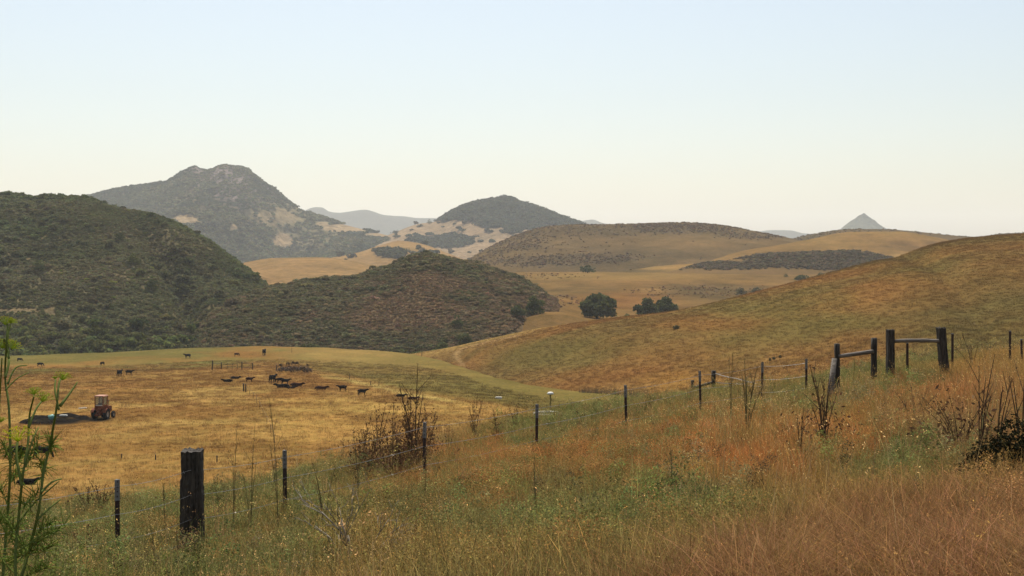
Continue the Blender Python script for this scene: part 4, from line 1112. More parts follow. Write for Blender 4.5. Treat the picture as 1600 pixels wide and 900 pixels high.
def timber(w, dp_, H, seed, notch=None, lean=0, taper=.04):
    """old squared timber with split, uneven faces"""
    rs = np.random.default_rng(seed)
    nz, ns = 34, 9
    vs_ = []; fs_ = []
    per = []
    for side in range(4):
        for k in range(ns):
            t = k / ns * 2 - 1
            per.append({0: (t, -1), 1: (1, t), 2: (-t, 1), 3: (-1, -t)}[side])
    per = np.array(per); n_ = len(per)
    crack = rs.random(n_) < .3
    ph = rs.uniform(0, 6, n_)
    for i in range(nz):
        z = H * i / (nz - 1)
        for j, (a, b) in enumerate(per):
            e = 1 - taper * z / H
            r_ = 1 + .03 * math.sin(z * 7 + ph[j]) + .025 * rs.normal()
            if crack[j]: r_ -= .08 * (.5 + .5 * math.sin(z * 2.3 + ph[j]))
            cx = .96 if abs(abs(a) - 1) < .01 and abs(abs(b) - 1) < .01 else 1
            xx = a * w / 2 * e * r_ * cx; yy = b * dp_ / 2 * e * r_ * cx
            if notch and z > notch[0] and a < 0: xx *= notch[1]
            vs_.append((xx + lean * z, yy, z - .3 * (i == 0) + (rs.normal() * .012 if i == nz - 1 else 0)))
    for i in range(nz - 1):
        for j in range(n_):
            j2 = (j + 1) % n_
            fs_.append((i * n_ + j, i * n_ + j2, (i + 1) * n_ + j2, (i + 1) * n_ + j))
    c = len(vs_); vs_.append((lean * H, 0, H - .012))
    m = (nz - 1) * n_
    for j in range(n_): fs_.append((m + j, m + (j + 1) % n_, c))
    mb = MB(); mb.add(vs_, fs_)
    return mb
FENCE = [(-90, 12.4, 790), (184, 14, 750), (446, 16.3, 704), (662, 18.8, 660), (838, 21.5, 632), (979, 24.5, 602), (1095, 27.5, 580), (1190, 28.6, 566), (1260, 28.4, 561)]
root = FG.point(184, 14)
fence = empty('wire_fence', root)
tag(fence, 'barbed wire fence on steel posts crossing the near grass', 'fence')
tops = []
for px_, d_, tp in FENCE:
    o, b, H = t_post(fence, px_, d_, tp)
    tops.append((b, H))
wp = FG.point(301, 15.0); wH = zz(703, 15.0) - wp.z
wo = timber(.265, .24, wH, 5, (wH - .33, .88)).build('wooden_post', M['old_wood'], fence)
wo.location = wp - root; wo.rotation_euler = (0.01, -.008, .12)
wo['label'] = 'thick dark weathered timber post of the near fence'
def wire_strand(pts, parent, name='wire', r=.0026, barbs=True, sag=.03):
    m = MB(); P_ = []
    for a, b in zip(pts[:-1], pts[1:]):
        for k in range(6):
            t = k / 6
            q = a.lerp(b, t); q.z -= sag * 4 * t * (1 - t); P_.append(q)
    P_.append(pts[-1])
    m.tube(P_, r, 5)
    if barbs:
        for a, b in zip(P_[:-1], P_[1:]):
            L_ = (b - a).length; nn = max(1, int(L_ / .13))
            for k in range(nn):
                q = a.lerp(b, (k + .5) / nn)
                v_ = Vector((random.uniform(-1, 1), random.uniform(-1, 1), random.uniform(-1, 1))).normalized() * .02
                m.tube([q - v_, q + v_], .0018, 3)
    return m.build(name, M['wire'], parent)
for fr in (.93, .66, .40, .17):
    pts = [b + Vector((0, -.03, H * fr + random.uniform(-.012, .012))) - root for b, H in tops]
    pts.insert(2, wp + Vector((0, -.145, tops[1][1] * fr + .03)) - root)
    wire_strand(pts, fence)

# braced corner of the fence
def post_round(parent, base, H, r, mat, seed, lean=(0, 0), name='post'):
    rs = random.Random(seed); m = MB(); P_ = []; R_ = []
    for k in range(9):
        t = k / 8
        P_.append((lean[0] * t * H + rs.uniform(-.006, .006), lean[1] * t * H, -.25 + (H + .25) * t)); R_.append(r * (1 - .12 * t) * rs.uniform(.95, 1.05))
    m.tube(P_, R_, 10)
    o = m.build(name, mat, parent, True); o.location = base
    return o
def rail(parent, a, b, r, mat, bow=0.0, name='rail'):
    m = MB(); a = Vector(a); b = Vector(b)
    m.tube([a.lerp(b, k / 8) + Vector((0, 0, bow * 4 * (k / 8) * (1 - k / 8))) for k in range(9)], [r * random.uniform(.93, 1.07) for k in range(9)], 8)
    return m.build(name, mat, parent, True)
b0 = FG.point(1308, 26.5)
br = empty('fence_brace', b0)
tag(br, 'fence brace of two slim posts with a top rail and a slanting stay', 'fence brace')
H1 = zz(537, 26.5) - b0.z
post_round(br, (0, 0, 0), H1, .065, M['old_wood'], 1)
b1 = FG.point(1365.5, 26.5); H2 = zz(528, 26.5) - b1.z
post_round(br, b1 - b0, H2, .07, M['old_wood'], 2)
rail(br, W(1310, 557, 26.45) - b0, W(1365, 549, 26.45) - b0, .045, M['grey_wood'])
st = FG.point(1293, 26.2)
s_ = MB(); s_.tube([st - b0 + Vector((0, 0, -.15)), W(1304, 560, 26.4) - b0], [.075, .06], 8); s_.build('stay', M['grey_wood'], br, True)
b2 = FG.point(1391, 26.0)
gt = empty('fence_brace', b2)
tag(gt, 'fence brace of two thick black timbers joined by a pale rail', 'fence brace')
H3 = zz(515, 26.0) - b2.z
timber(.14, .2, H3, 21).build('post', M['old_wood'], gt)
b3 = FG.point(1478, 26.0); H4 = zz(512, 26.0) - b3.z
o = timber(.16, .2, H4, 22, lean=-.085).build('post', M['old_wood'], gt); o.location = b3 - b2
rail(gt, W(1398, 533, 25.95) - b2, W(1468, 533, 25.95) - b2, .042, M['grey_wood'], .012)
for px_, d_, tp, lab in ((1418, 26.2, 536, 'thin steel post between the two thick black timbers'), (1488, 27.5, 521, 'thin steel post just right of the leaning black timber'), (1578, 30, 517, 'thin steel post near the right edge of the picture'), (1597, 30, 530, 'short thick post cut by the right edge of the picture')):
    o, _, _ = t_post(None, px_, d_, tp, 'fence_post', .02)
    tag(o, lab, 'fence post', 'steel posts beside the timber braces')
# small brace further off
b4 = FG.point(1082, 39)
bs = empty('fence_brace', b4)
tag(bs, 'small far fence brace of two posts and a low rail behind the near fence', 'fence brace')
post_round(bs, (0, 0, 0), zz(594, 39) - b4.z, .06, M['old_wood'], 3)
b5 = FG.point(1115, 39)
post_round(bs, b5 - b4, zz(579, 39) - b5.z, .075, M['old_wood'], 4)
rail(bs, W(1083, 606, 38.95) - b4, W(1115, 597, 38.95) - b4, .045, M['old_wood'])
for y0, x1, y1 in ((583, 1247, 613), (597, 1190, 604)):
    w_ = wire_strand([W(1117, y0, 39), W(1150, y0 + (y1 - y0) * .28, 37), W(x1, y1, 33)], None, 'wire', .012, False, .02)
    tag(w_, ('upper' if y0 < 590 else 'lower') + ' slack wire running right from the small far brace', 'wire')

# fences out in the pasture
def far_post(parent, S_, px, py_base, hpx, r, seed, lean=0.0, name='post'):
    q = S_.point_py(px, py_base, 80)
    o = post_round(parent, q - parent.location if parent else q, hpx / F * q.y, r, M['old_wood'], seed, (lean, 0), name)
    return o, q
q0 = PA.point_py(331, 578, 80)
corral = empty('corral_fence', q0)
tag(corral, 'post and rail corral fence across the middle of the pasture', 'fence')
cp = {}
for i, (px_, pb, hp, r_, ln_) in enumerate(((331.5, 578, 15, .17, .06), (346, 577, 11, .13, 0), (355, 577, 10, .06, 0), (363, 577, 10, .05, 0), (371, 577, 9, .05, 0), (378, 577.5, 12, .14, 0), (394.5, 578, 11, .13, 0), (432, 580, 10, .12, .05))):
    o, q = far_post(corral, PA, px_, pb, hp, r_, 40 + i, ln_)
    cp[px_] = (q, hp / F * q.y)
def crail(a, b, fa, fb, r=.06):
    (qa, ha), (qb, hb) = cp[a], cp[b]
    rail(corral, qa - q0 + Vector((0, 0, ha * fa)), qb - q0 + Vector((0, 0, hb * fb)), r, M['old_wood'])
crail(331.5, 346, .68, .85); crail(378, 394.5, .85, .85, .045); crail(378, 394.5, .3, .3, .04)
for fr in (.35, .7): crail(346, 378, fr, fr, .022)
crail(394.5, 432, .6, .6, .02)
q1 = PA.point_py(381, 612, 80)
ff = empty('wire_fence', q1)
tag(ff, 'thin wire fence running down the pasture from a pair of dark posts', 'fence')
far_post(ff, PA, 380.7, 612, 13, .14, 60); far_post(ff, PA, 384, 612.5, 12.5, .12, 61)
prev = None; wpts = [[], []]
for i, (px_, pb) in enumerate(((384, 612), (390, 617), (396, 622), (401, 630), (406, 639), (411, 650), (417, 662), (423, 676), (429, 692))):
    o, q = far_post(ff, PA, px_, pb, 8 + i * .6, .03, 62 + i)
    for k, fr in enumerate((.9, .5)): wpts[k].append(q - q1 + Vector((0, 0, (9 + i * .8) / F * q.y * fr)))
wire_strand(wpts[0], ff, 'wire', .003, False, .05)
for i, (px_, pb, hp, lab) in enumerate(((456, 551, 8, 'lone post on the pasture crest left of the middle hill foot'), (546, 593, 9, 'lone post on the bright bank in the pasture'), (579, 602, 7, 'left of two faint posts below the bright bank'), (592, 604, 8, 'right of two faint posts below the bright bank'), (653, 617, 9, 'lone post at the lower end of the bright bank'), (659, 557, 10, 'dark post where the track meets the pasture crest'), (190, 716, 7, 'thin post in the golden grass beyond the timber post, leftmost'), (243, 719, 8, 'thin post in the golden grass beyond the near timber post'), (339, 722, 10, 'dark stub post right of the near timber post, in the pasture'))):
    o, q = far_post(None, PA, px_, pb, hp, .06, 90 + i, name='fence_post')
    tag(o, lab, 'fence post', 'single posts in the pasture')
# ================================================================== CATTLE
M['cow'] = mat_plain('cow_hide', (0.009, 0.0075, 0.0065), .9, var=.4, scale=4, bump=.1, spec=.04)
M['cow_brown'] = mat_plain('cow_brown_hide', (0.035, 0.014, 0.008), .9, var=.4, scale=4, bump=.1, spec=.04)
M['cow_calf'] = mat_plain('calf_hide', (0.018, 0.014, 0.012), .75, var=.4, scale=4, bump=.1)
deps = bpy.context.evaluated_depsgraph_get
def skin_mesh(name, nodes, edges, root=0, sub=1):
    me = bpy.data.meshes.new(name)
    me.from_pydata([n_[0] for n_ in nodes], edges, [])
    o = bpy.data.objects.new(name, me); C.objects.link(o)
    o.modifiers.new('skin', 'SKIN')
    for i, n_ in enumerate(nodes):
        sv = me.skin_vertices[0].data[i]
        r_ = n_[1]
        sv.radius = r_ if hasattr(r_, '__len__') else (r_, r_)
        sv.use_root = (i == root)
    s = o.modifiers.new('sub', 'SUBSURF'); s.levels = sub; s.render_levels = sub
    bpy.context.view_layer.update()
    ev = o.evaluated_get(deps())
    out = bpy.data.meshes.new_from_object(ev)
    out.polygons.foreach_set('use_smooth', np.ones(len(out.polygons), bool))
    bpy.data.objects.remove(o); bpy.data.meshes.remove(me)
    out.name = name
    return out
def cow_mesh(pose):
    N = []; E = []
    def a(p, r_, par=None):
        N.append((p, r_)); i = len(N) - 1
        if par is not None: E.append((par, i))
        return i
    lie = pose == 'lie'
    dz = -.72 if lie else 0
    m = a((-.1, 0, 1.0 + dz), (.37, .40))
    rump = a((-.62, 0, 1.06 + dz), (.31, .34), m)
    tailh = a((-.95, 0, 1.12 + dz), (.17, .2), rump)
    sh = a((.45, 0, 1.04 + dz), (.33, .37), m)
    nk = a((.78, 0, 1.12 + dz), (.2, .24), sh)
    if pose == 'graze':
        n2 = a((1.02, 0, .78), (.14, .17), nk); hd = a((1.18, 0, .42), (.12, .12), n2); mz = a((1.26, 0, .12), (.075, .08), hd)
        ear = [a((1.14, s * .2, .5), .04, hd) for s in (-1, 1)]
    else:
        n2 = a((1.05, 0, 1.3 + dz), (.14, .17), nk); hd = a((1.28, 0, 1.38 + dz), (.12, .13), n2); mz = a((1.56, 0, 1.2 + dz), (.075, .08), hd)
        ear = [a((1.2, s * .2, 1.44 + dz), .04, hd) for s in (-1, 1)]
    t1 = a((-1.06, 0, .95 + dz), .035, tailh); t2 = a((-1.08, 0, max(.08, .55 + dz)), .03, t1)
    for s in (-1, 1):
        if lie:
            k1 = a((.62, s * .26, .22), .12, sh); k2 = a((.85, s * .3, .1), .07, k1); a((.6, s * .32, .07), .05, k2)
            k1 = a((-.62, s * .32, .26), .15, rump); k2 = a((-.3, s * .42, .12), .08, k1); a((-.62, s * .45, .07), .05, k2)
        else:
            st = s * .05 if pose == 'stand' else -s * .08
            e = a((.5, s * .17, .72), (.12, .14), sh); k1 = a((.5 + st, s * .17, .38), .066, e); k2 = a((.5 + st, s * .17, .1), .05, k1); a((.53 + st, s * .17, .03), .06, k2)
            e = a((-.68, s * .18, .74), (.14, .18), rump); k1 = a((-.84 - st, s * .18, .42), .07, e); k2 = a((-.78 - st, s * .18, .1), .05, k1); a((-.75 - st, s * .18, .03), .06, k2)
    me = skin_mesh('cow', N, E, 0, 1)
    return me
COW = {k: cow_mesh(k) for k in ('stand', 'graze', 'lie')}
COWB = {}
for k in COW:
    COW[k].materials.append(M['cow'])
    COWB[k] = COW[k].copy(); COWB[k].materials[0] = M['cow_brown']
cows = [
    # px, row of the feet, length in px, heading deg (0 = to the right), pose, brown, label
    (31, 565, 9, 0, 'graze', 0, 'black cow at the far left crest of the green pasture'),
    (63, 573, 10, 10, 'graze', 0, 'black cow grazing second from the left edge, below the crest'),
    (160, 571, 8, 150, 'graze', 0, 'lone black cow grazing midway along the green strip above the tractor'),
    (187, 588, 7, 80, 'stand', 0, 'black cow seen from behind, left of a close pair'),
    (202, 586, 12, 8, 'stand', 0, 'black cow broadside, right of a close pair'),
    (293, 560, 11, 170, 'stand', 0, 'black cow standing alone on the crest left of the corral'),
    (370, 557, 8, 20, 'graze', 1, 'dark cow on the bare rusty patch above the corral'),
    (413, 555, 7, 90, 'stand', 0, 'dark cow at the right end of the bare rusty patch'),
    (26, 716, 30, 185, 'graze', 0, 'large black cow half hidden behind the left fennel stems'),
    (66, 717, 30, 5, 'graze', 0, 'large black cow grazing just right of the fennel stems'),
    (42, 757, 22, 20, 'lie', 0, 'dark calf lying low behind the fennel stems'),
    (356, 597, 16, 180, 'lie', 0, 'black cow lying leftmost of the herd below the corral'),
    (367, 592.5, 15, 0, 'lie', 0, 'black cow lying just behind the leftmost one of the herd'),
    (390, 597.5, 13, 5, 'stand', 1, 'dark reddish cow standing right of the pair lying down'),
    (426, 598.5, 9, 70, 'stand', 0, 'small black cow seen end on in the middle of the herd'),
    (437, 598.5, 8, 190, 'graze', 0, 'black cow with lowered head left of the tallest standing one'),
    (446, 601, 14, 10, 'stand', 0, 'tallest standing black cow in the middle of the herd'),
    (442, 606, 22, 178, 'lie', 0, 'long black cow lying in front of the tallest standing one'),
    (455, 607.5, 14, 10, 'lie', 0, 'black cow lying at the front of the herd'),
    (463, 604, 20, 0, 'lie', 1, 'dark brown cow lying right of the herd middle'),
    (501, 609, 20, 0, 'lie', 1, 'brown cow with a paler face lying apart right of the herd'),
    (535, 611.5, 14, 178, 'stand', 0, 'slim black cow walking left, right of the brown one'),
    (566, 618, 15, 20, 'stand', 0, 'bulky black cow standing among weeds right of the herd'),
    (626, 620, 10, 10, 'lie', 0, 'black cow lying behind the dead stalks, second from right'),
    (645, 624.5, 10, 5, 'lie', 1, 'rightmost dark cow lying at the end of the herd'),
]
for px_, pb, lp, hd, pose, brown, lab in cows:
    q = PA.point_py(px_, pb, 85)
    s_ = lp / F * q.y / 2.6 / max(.45, abs(math.cos(R(hd))))
    s_ = 1.18 * min(1.15, max(.62, s_))
    o = mesh_obj('cow', (COWB if brown else COW)[pose], None, None, (q.x, q.y, q.z - (.02 if pose != 'lie' else .05)))
    o.rotation_euler = (0, 0, R(hd)); o.scale = (s_,) * 3
    tag(o, lab, 'cow', 'cattle in the pasture')

# ================================================================== TRACTOR
M['tractor_paint'] = mat_plain('tractor_paint', (0.16, 0.045, 0.022), .8, var=.5, scale=3, bump=.2, color2=(0.28, 0.095, 0.045), spec=.1)
M['tractor_roof'] = mat_plain('tractor_roof', (0.36, 0.16, 0.09), .6, var=.2, scale=5, bump=.1)
M['tyre'] = mat_plain('tyre', (0.02, 0.019, 0.018), .9, var=.3, scale=9, bump=.4)
M['rim'] = mat_plain('rim', (0.35, 0.30, 0.24), .6, var=.3, scale=9)
M['dark_iron'] = mat_plain('dark_iron', (0.05, 0.045, 0.04), .6, metal=.4, var=.4, scale=9)
M['white_paint'] = mat_plain('white_paint', (0.60, 0.56, 0.48), .6, var=.15, scale=6, bump=.1)
gm, gn, gl, go_ = new_mat('cab_glass')
gb = gn.new('ShaderNodeBsdfPrincipled'); gb.inputs['Base Color'].default_value = (.55, .6, .58, 1); gb.inputs['Roughness'].default_value = .12; gb.inputs['Transmission Weight'].default_value = .85
gl.new(gb.outputs[0], go_.inputs[0]); M['glass'] = gm
tq = PA.point_py(158, 655, 85)
tk = 37 / F * tq.y / 3.1          # about 3.1 m tall
tr = empty('tractor', tq, R(-9))
tr.scale = (tk,) * 3
tag(tr, 'old orange red tractor with a tall cab and black tyres in the pasture', 'tractor')
# x right, -y towards the viewer (the rear of the machine)
m = MB(); m.box((0, .1, 1.0), (.86, 1.3, .62)); m.box((0, .1, .66), (.6, 2.6, .24)); m.box((0, -.62, .98), (.62, .22, .9))
m.build('chassis', M['tractor_paint'], tr)
m = MB(); m.box((0, 1.55, 1.22), (.66, 1.5, .62), taper=.9); m.box((0, 2.32, 1.15), (.6, .06, .6))
hd_ = m.build('hood', M['tractor_paint'], tr)
m = MB()
for k in range(6): m.box((0, 2.365, .95 + k * .08), (.5, .02, .03))
m.build('grille', M['dark_iron'], hd_)
m = MB(); m.tube([(.2, 1.7, 1.5), (.2, 1.7, 2.35)], .045, 8); m.build('exhaust_pipe', M['dark_iron'], tr)
cab = empty('cab', parent=tr)
for sx in (-1, 1):
    for sy in (-.55, .6):
        m = MB(); m.box((sx * .56, sy, 2.15), (.1, .1, 1.72)); m.build('cab_post', M['tractor_paint'], cab)
m = MB(); m.box((0, .02, 3.06), (1.34, 1.42, .12), taper=.92); m.build('cab_roof', M['tractor_roof'], cab)
m = MB(); m.box((0, -.56, 1.55), (1.02, .05, .52)); m.build('cab_back_panel', M['tractor_paint'], cab)
m = MB(); m.box((0, -.58, 1.86), (.9, .05, .09)); m.build('lamp_bar', M['white_paint'], cab)
m = MB(); m.box((0, -.55, 2.42), (1.0, .02, .98)); m.build('rear_window', M['glass'], cab)
m = MB(); m.box((0, .6, 2.35), (1.0, .02, 1.1)); m.build('front_window', M['glass'], cab)
for sx in (-1, 1):
    m = MB(); m.box((sx * .58, .03, 1.6), (.04, 1.05, .6)); m.build('cab_door', M['tractor_paint'], cab)
m = MB(); m.box((0, -.05, 1.55), (.5, .5, .12)); m.box((0, -.28, 1.85), (.5, .1, .6)); m.build('seat', M['dark_iron'], cab)
m = MB(); m.lathe([(.17, -.015), (.2, 0), (.17, .015), (.17, -.015)], (0, .36, 2.0), 'z', 14); m.tube([(0, .36, 2.0), (0, .5, 1.5)], .025, 6); m.build('steering_wheel', M['dark_iron'], cab)
def wheel(x, y, r_, w_):
    o = empty('wheel', (x, y, r_), parent=tr)
    m = MB(); h = w_ / 2
    m.lathe([(r_ * .55, -h), (r_ * .9, -h), (r_, -h * .6), (r_, h * .6), (r_ * .9, h), (r_ * .55, h), (r_ * .55, -h)], (0, 0, 0), 'x', 24)
    for k in range(18):
        a_ = 2 * math.pi * k / 18
        for s in (-1, 1):
            m.box((s * h * .45, math.cos(a_ + s * .08) * r_, math.sin(a_ + s * .08) * r_), (h * .8, .05, .06), Matrix.Rotation(a_, 3, 'X'))
    m.build('tyre', M['tyre'], o)
    m = MB(); m.lathe([(r_ * .56, -h * .8), (r_ * .5, -h * .5), (r_ * .2, -h * .2), (.02, -h * .25)], (0, 0, 0), 'x', 20); m.lathe([(r_ * .56, h * .8), (r_ * .5, h * .5), (r_ * .2, h * .2), (.02, h * .25)], (0, 0, 0), 'x', 20)
    m.build('rim', M['rim'], o)
for sx in (-1, 1):
    wheel(sx * .82, -.1, .68, .42)
    wheel(sx * .72, 1.9, .42, .28)
    m = MB()
    for k in range(7):
        a_ = math.pi * (.12 + .76 * k / 6); a2 = math.pi * (.12 + .76 * (k + 1) / 6)
        if k < 6:
            ym, zm = -.1 + math.cos((a_ + a2) / 2) * .78, .68 + math.sin((a_ + a2) / 2) * .78
            m.box((sx * .84, ym, zm), (.42, .33, .03), Matrix.Rotation((a_ + a2) / 2 - math.pi / 2, 3, 'X'))
    m.build('mudguard', M['tractor_paint'], tr)
m = MB()
for sx in (-1, 1): m.tube([(sx * .28, -.6, .7), (sx * .36, -1.25, .5)], .035, 6)
m.tube([(0, -.6, 1.2), (0, -1.2, .95)], .035, 6); m.build('linkage', M['dark_iron'], tr)

# the dug pit beside it
pq = PA.point_py(84, 657, 85)
sc_ = pq.y / F
m = MB(); rs = random.Random(9)
vs_ = []; fs_ = []; nk = 48
for (rr, hh) in ((1.12, -.05), (1.02, .22), (.92, .35), (.82, .15), (.70, -.05), (.0, -.05)):
    for k in range(nk):
        a_ = 2 * math.pi * k / nk
        j = 1 + .07 * math.sin(3 * a_ + 1) + .05 * math.sin(7 * a_) + rs.uniform(-.03, .03)
        x_, y_ = 42 * sc_ * rr * j * math.cos(a_), 5.2 * rr * j * math.sin(a_)
        zg = float(PA.at(800 + (pq.x + x_) / (pq.y + y_) * F, pq.y + y_)[0])
        vs_.append((x_, y_, zg - pq.z + hh * (1 + .4 * math.sin(5 * a_)) + (rs.uniform(-.06, .06) if .7 < rr < 1.1 else 0)))
for i in range(5):
    for k in range(nk): fs_.append((i * nk + k, i * nk + (k + 1) % nk, (i + 1) * nk + (k + 1) % nk, (i + 1) * nk + k))
m.add(vs_, fs_)
M['wet_mud'] = mat_plain('wet_mud', (0.013, 0.011, 0.009), .9, var=.5, scale=1.5, bump=.8, spec=0.0)
o = m.build('mud_pit', M['wet_mud'], None, True, pq); tag(o, 'dark oval mud pit dug in the pasture left of the tractor', 'pit')
M['tarp'] = mat_plain('tarp', (0.10, 0.25, 0.20), .5, var=.3, scale=4, bump=.4)
q = PA.point_py(78, 656, 85); m = MB()
m.lathe([(.02, .62), (.3, .6), (.42, .5), (.46, 0), (.4, -.1)], (0, 0, 0), 'z', 16)
o = m.build('plastic_barrel', M['tarp'], None, True, q + Vector((0, 0, .15))); o.rotation_euler = (0, R(70), .3); tag(o, 'turquoise plastic barrel lying in the mud pit', 'barrel')
def slab(name, px_, py_, w_, dp_, h_, mat, lab, cat, S_=PA, rz=.1, tilt=0.0, up=0.0):
    q = S_.point_py(px_, py_, 85 if S_ is PA else None)
    m = MB(); m.box((0, 0, h_ / 2), (w_, dp_, h_), taper=.93); m.box((0, 0, h_ + .02), (w_ * .7, dp_ * .6, .04))
    o = m.build(name, mat, None, False, q + Vector((0, 0, up))); o.rotation_euler = (0, tilt, rz); tag(o, lab, cat)
    return o
slab('plank', 129, 639, 13 / F * 172, .35, .1, M['white_paint'], 'pale plank lying in the grass left of the tractor', 'plank', rz=.3, tilt=-.06)
slab('white_board', 99, 653, 1.0, .4, .12, M['white_paint'], 'white board on the far rim of the mud pit', 'board', up=.25, rz=.1)
slab('white_slab', 779, 623, 1.15, .5, .28, M['white_paint'], 'small white slab lying in the greenish end of the pasture', 'slab', rz=.05)

# stock trough and capped standpipe by the near fence
tqd = 30.5
tb = FG.point(855, tqd); tb.z = max(tb.z + .25, zz(662, tqd))
trg = empty('water_trough', tb)
tag(trg, 'round stock trough with a white rim beyond the near fence', 'trough')
M['concrete'] = mat_plain('concrete', (0.22, 0.19, 0.15), .9, var=.3, scale=6, bump=.5)
M['water'] = mat_plain('trough_water', (0.03, 0.035, 0.03), .08, var=.2, scale=3, bump=.05, spec=.5)
m = MB(); m.lathe([(.26, -.35), (.33, .08), (.34, .12)], (0, 0, 0), 'z', 28); m.build('basin', M['concrete'], trg, True)
m = MB(); m.lathe([(.335, .1), (.355, .115), (.355, .155), (.335, .17), (.3, .165), (.29, .09)], (0, 0, 0), 'z', 28); m.build('rim', M['white_paint'], trg, True)
m = MB(); m.lathe([(.295, .12), (.001, .12)], (0, 0, 0), 'z', 28); m.build('water_surface', M['water'], trg)
sp = W(860, 655, 32.8); sp.z -= .3
pipe = empty('standpipe', sp); tag(pipe, 'slim standpipe with a white cap behind the stock trough', 'pipe')
M['pipe_paint'] = mat_plain('pipe_paint', (0.26, 0.19, 0.05), .6, var=.3, scale=9)
m = MB(); m.tube([(0, 0, -.1), (0, 0, .98)], .022, 8); m.build('pipe', M['pipe_paint'], pipe, True)
m = MB(); m.lathe([(.02, .95), (.085, .96), (.09, .985), (.06, 1.02), (.001, 1.03)], (0, 0, 0), 'z', 18); m.build('cap', M['white_paint'], pipe, True)

# ================================================================== NEAR PLANTS
M['stem_green'] = mat_leaf('fennel_stem', inst=False, color=(0.135, 0.16, 0.045), trans=.1)
M['umbel_yellow'] = mat_leaf('fennel_flower', inst=False, color=(0.66, 0.60, 0.06), trans=.35)
M['umbel_green'] = mat_leaf('fennel_bud', inst=False, color=(0.48, 0.47, 0.10), trans=.4)
M['dead_stem'] = mat_leaf('dead_stem', inst=False, color=(0.09, 0.06, 0.038), trans=.05)
M['olive_stem'] = mat_leaf('olive_stem', inst=False, color=(0.15, 0.125, 0.055), trans=.05)
M['seed_head'] = mat_leaf('seed_head', inst=False, color=(0.125, 0.066, 0.036), trans=.15)
M['twig'] = mat_plain('grey_twig', (0.17, 0.14, 0.10), .95, var=.45, scale=14, bump=.4, color2=(0.36, 0.30, 0.23), spec=.05)
M['frond'] = mat_leaf('fennel_frond', inst=False, color=(0.17, 0.21, 0.05), trans=.35)
def bez(P_, n=10):
    """smooth curve through points"""
    P_ = [Vector(p_) for p_ in P_]; out = []
    for i in range(len(P_) - 1):
        p0, p1, p2, p3 = P_[max(i - 1, 0)], P_[i], P_[i + 1], P_[min(i + 2, len(P_) - 1)]
        for k in range(n):
            t = k / n
            out.append(.5 * ((2 * p1) + (p2 - p0) * t + (2 * p0 - 5 * p1 + 4 * p2 - p3) * t * t + (3 * p1 - p0 - 3 * p2 + p3) * t ** 3))
    out.append(P_[-1])
    return out
def umbel(parent, c, size, tilt, mat, seed, name='umbel'):
    rs = random.Random(seed); m = MB(); n_ = 18
    ax = Vector((tilt[0], tilt[1], 1)).normalized(); a_ = ax.cross(Vector((0, 1, .2))).normalized(); b_ = ax.cross(a_)
    for k in range(n_):
        an = 2 * math.pi * k * .381966; rr = size * .5 * math.sqrt((k + .5) / n_)
        tip = c + ax * size * (.42 - .12 * (rr / size) ** 2 * 4) + (a_ * math.cos(an) + b_ * math.sin(an)) * rr
        m.tube([c, c.lerp(tip, .6) + ax * size * .03, tip], .0011, 3, (.8, 1, .6))
        for j in range(7):
            q = tip + Vector((rs.gauss(0, 1), rs.gauss(0, 1), rs.gauss(0, .35))) * size * .055
            s = size * rs.uniform(.018, .034)
            m.box(q, (s, s, s * .7), Matrix.Rotation(rs.uniform(0, 3), 3, 'Z'), (rs.uniform(.8, 1.25), rs.uniform(.85, 1.15), rs.uniform(.6, 1.2)))
    return m.build(name, mat, parent)
def fennel(d, stems, umbels, label, base, leaves=()):
    """stems: list of ([(px,py)...], r0, r1); umbels: (px,py,size px,tilt,mat)"""
    b0_ = W(base[0], base[1], d); g_ = FG.point(base[0], d)
    o = empty('fennel_plant', g_)
    tag(o, label, 'plant', 'fennel at the left edge')
    for pts, r0, r1 in stems:
        P_ = bez([W(x_, y_, d + (i % 3 - 1) * .05) - g_ for i, (x_, y_) in enumerate(pts)], 6)
        m = MB(); m.tube(P_, [r0 + (r1 - r0) * i / (len(P_) - 1) for i in range(len(P_))], 7)
        m.build('stem', M['stem_green'], o, True)
    for i, (x_, y_, s, t_, mt_) in enumerate(umbels):
        umbel(o, W(x_, y_, d) - g_, 1.2 * s / F * d, t_, M[mt_], 700 + i + int(x_))
    for i, (x_, y_, x2, y2) in enumerate(leaves):
        m = MB(); a_ = W(x_, y_, d) - g_; b_ = W(x2, y2, d + .1) - g_; rs = random.Random(i + int(x_))
        m.tube([a_, a_.lerp(b_, .5) + Vector((0, 0, .01)), b_], [.003, .002, .0008], 4)
        for k in range(46):
            q = a_.lerp(b_, rs.uniform(.2, 1)); v_ = Vector((rs.gauss(0, 1), rs.gauss(0, 1), rs.gauss(.4, 1))).normalized() * rs.uniform(.025, .075)
            m.tube([q, q + v_ * .6 + Vector((0, 0, .004)), q + v_], [.0017, .0014, .0007], 3, (rs.uniform(.8, 1.3), rs.uniform(.9, 1.2), .9))
        m.build('frond', M['frond'], o)
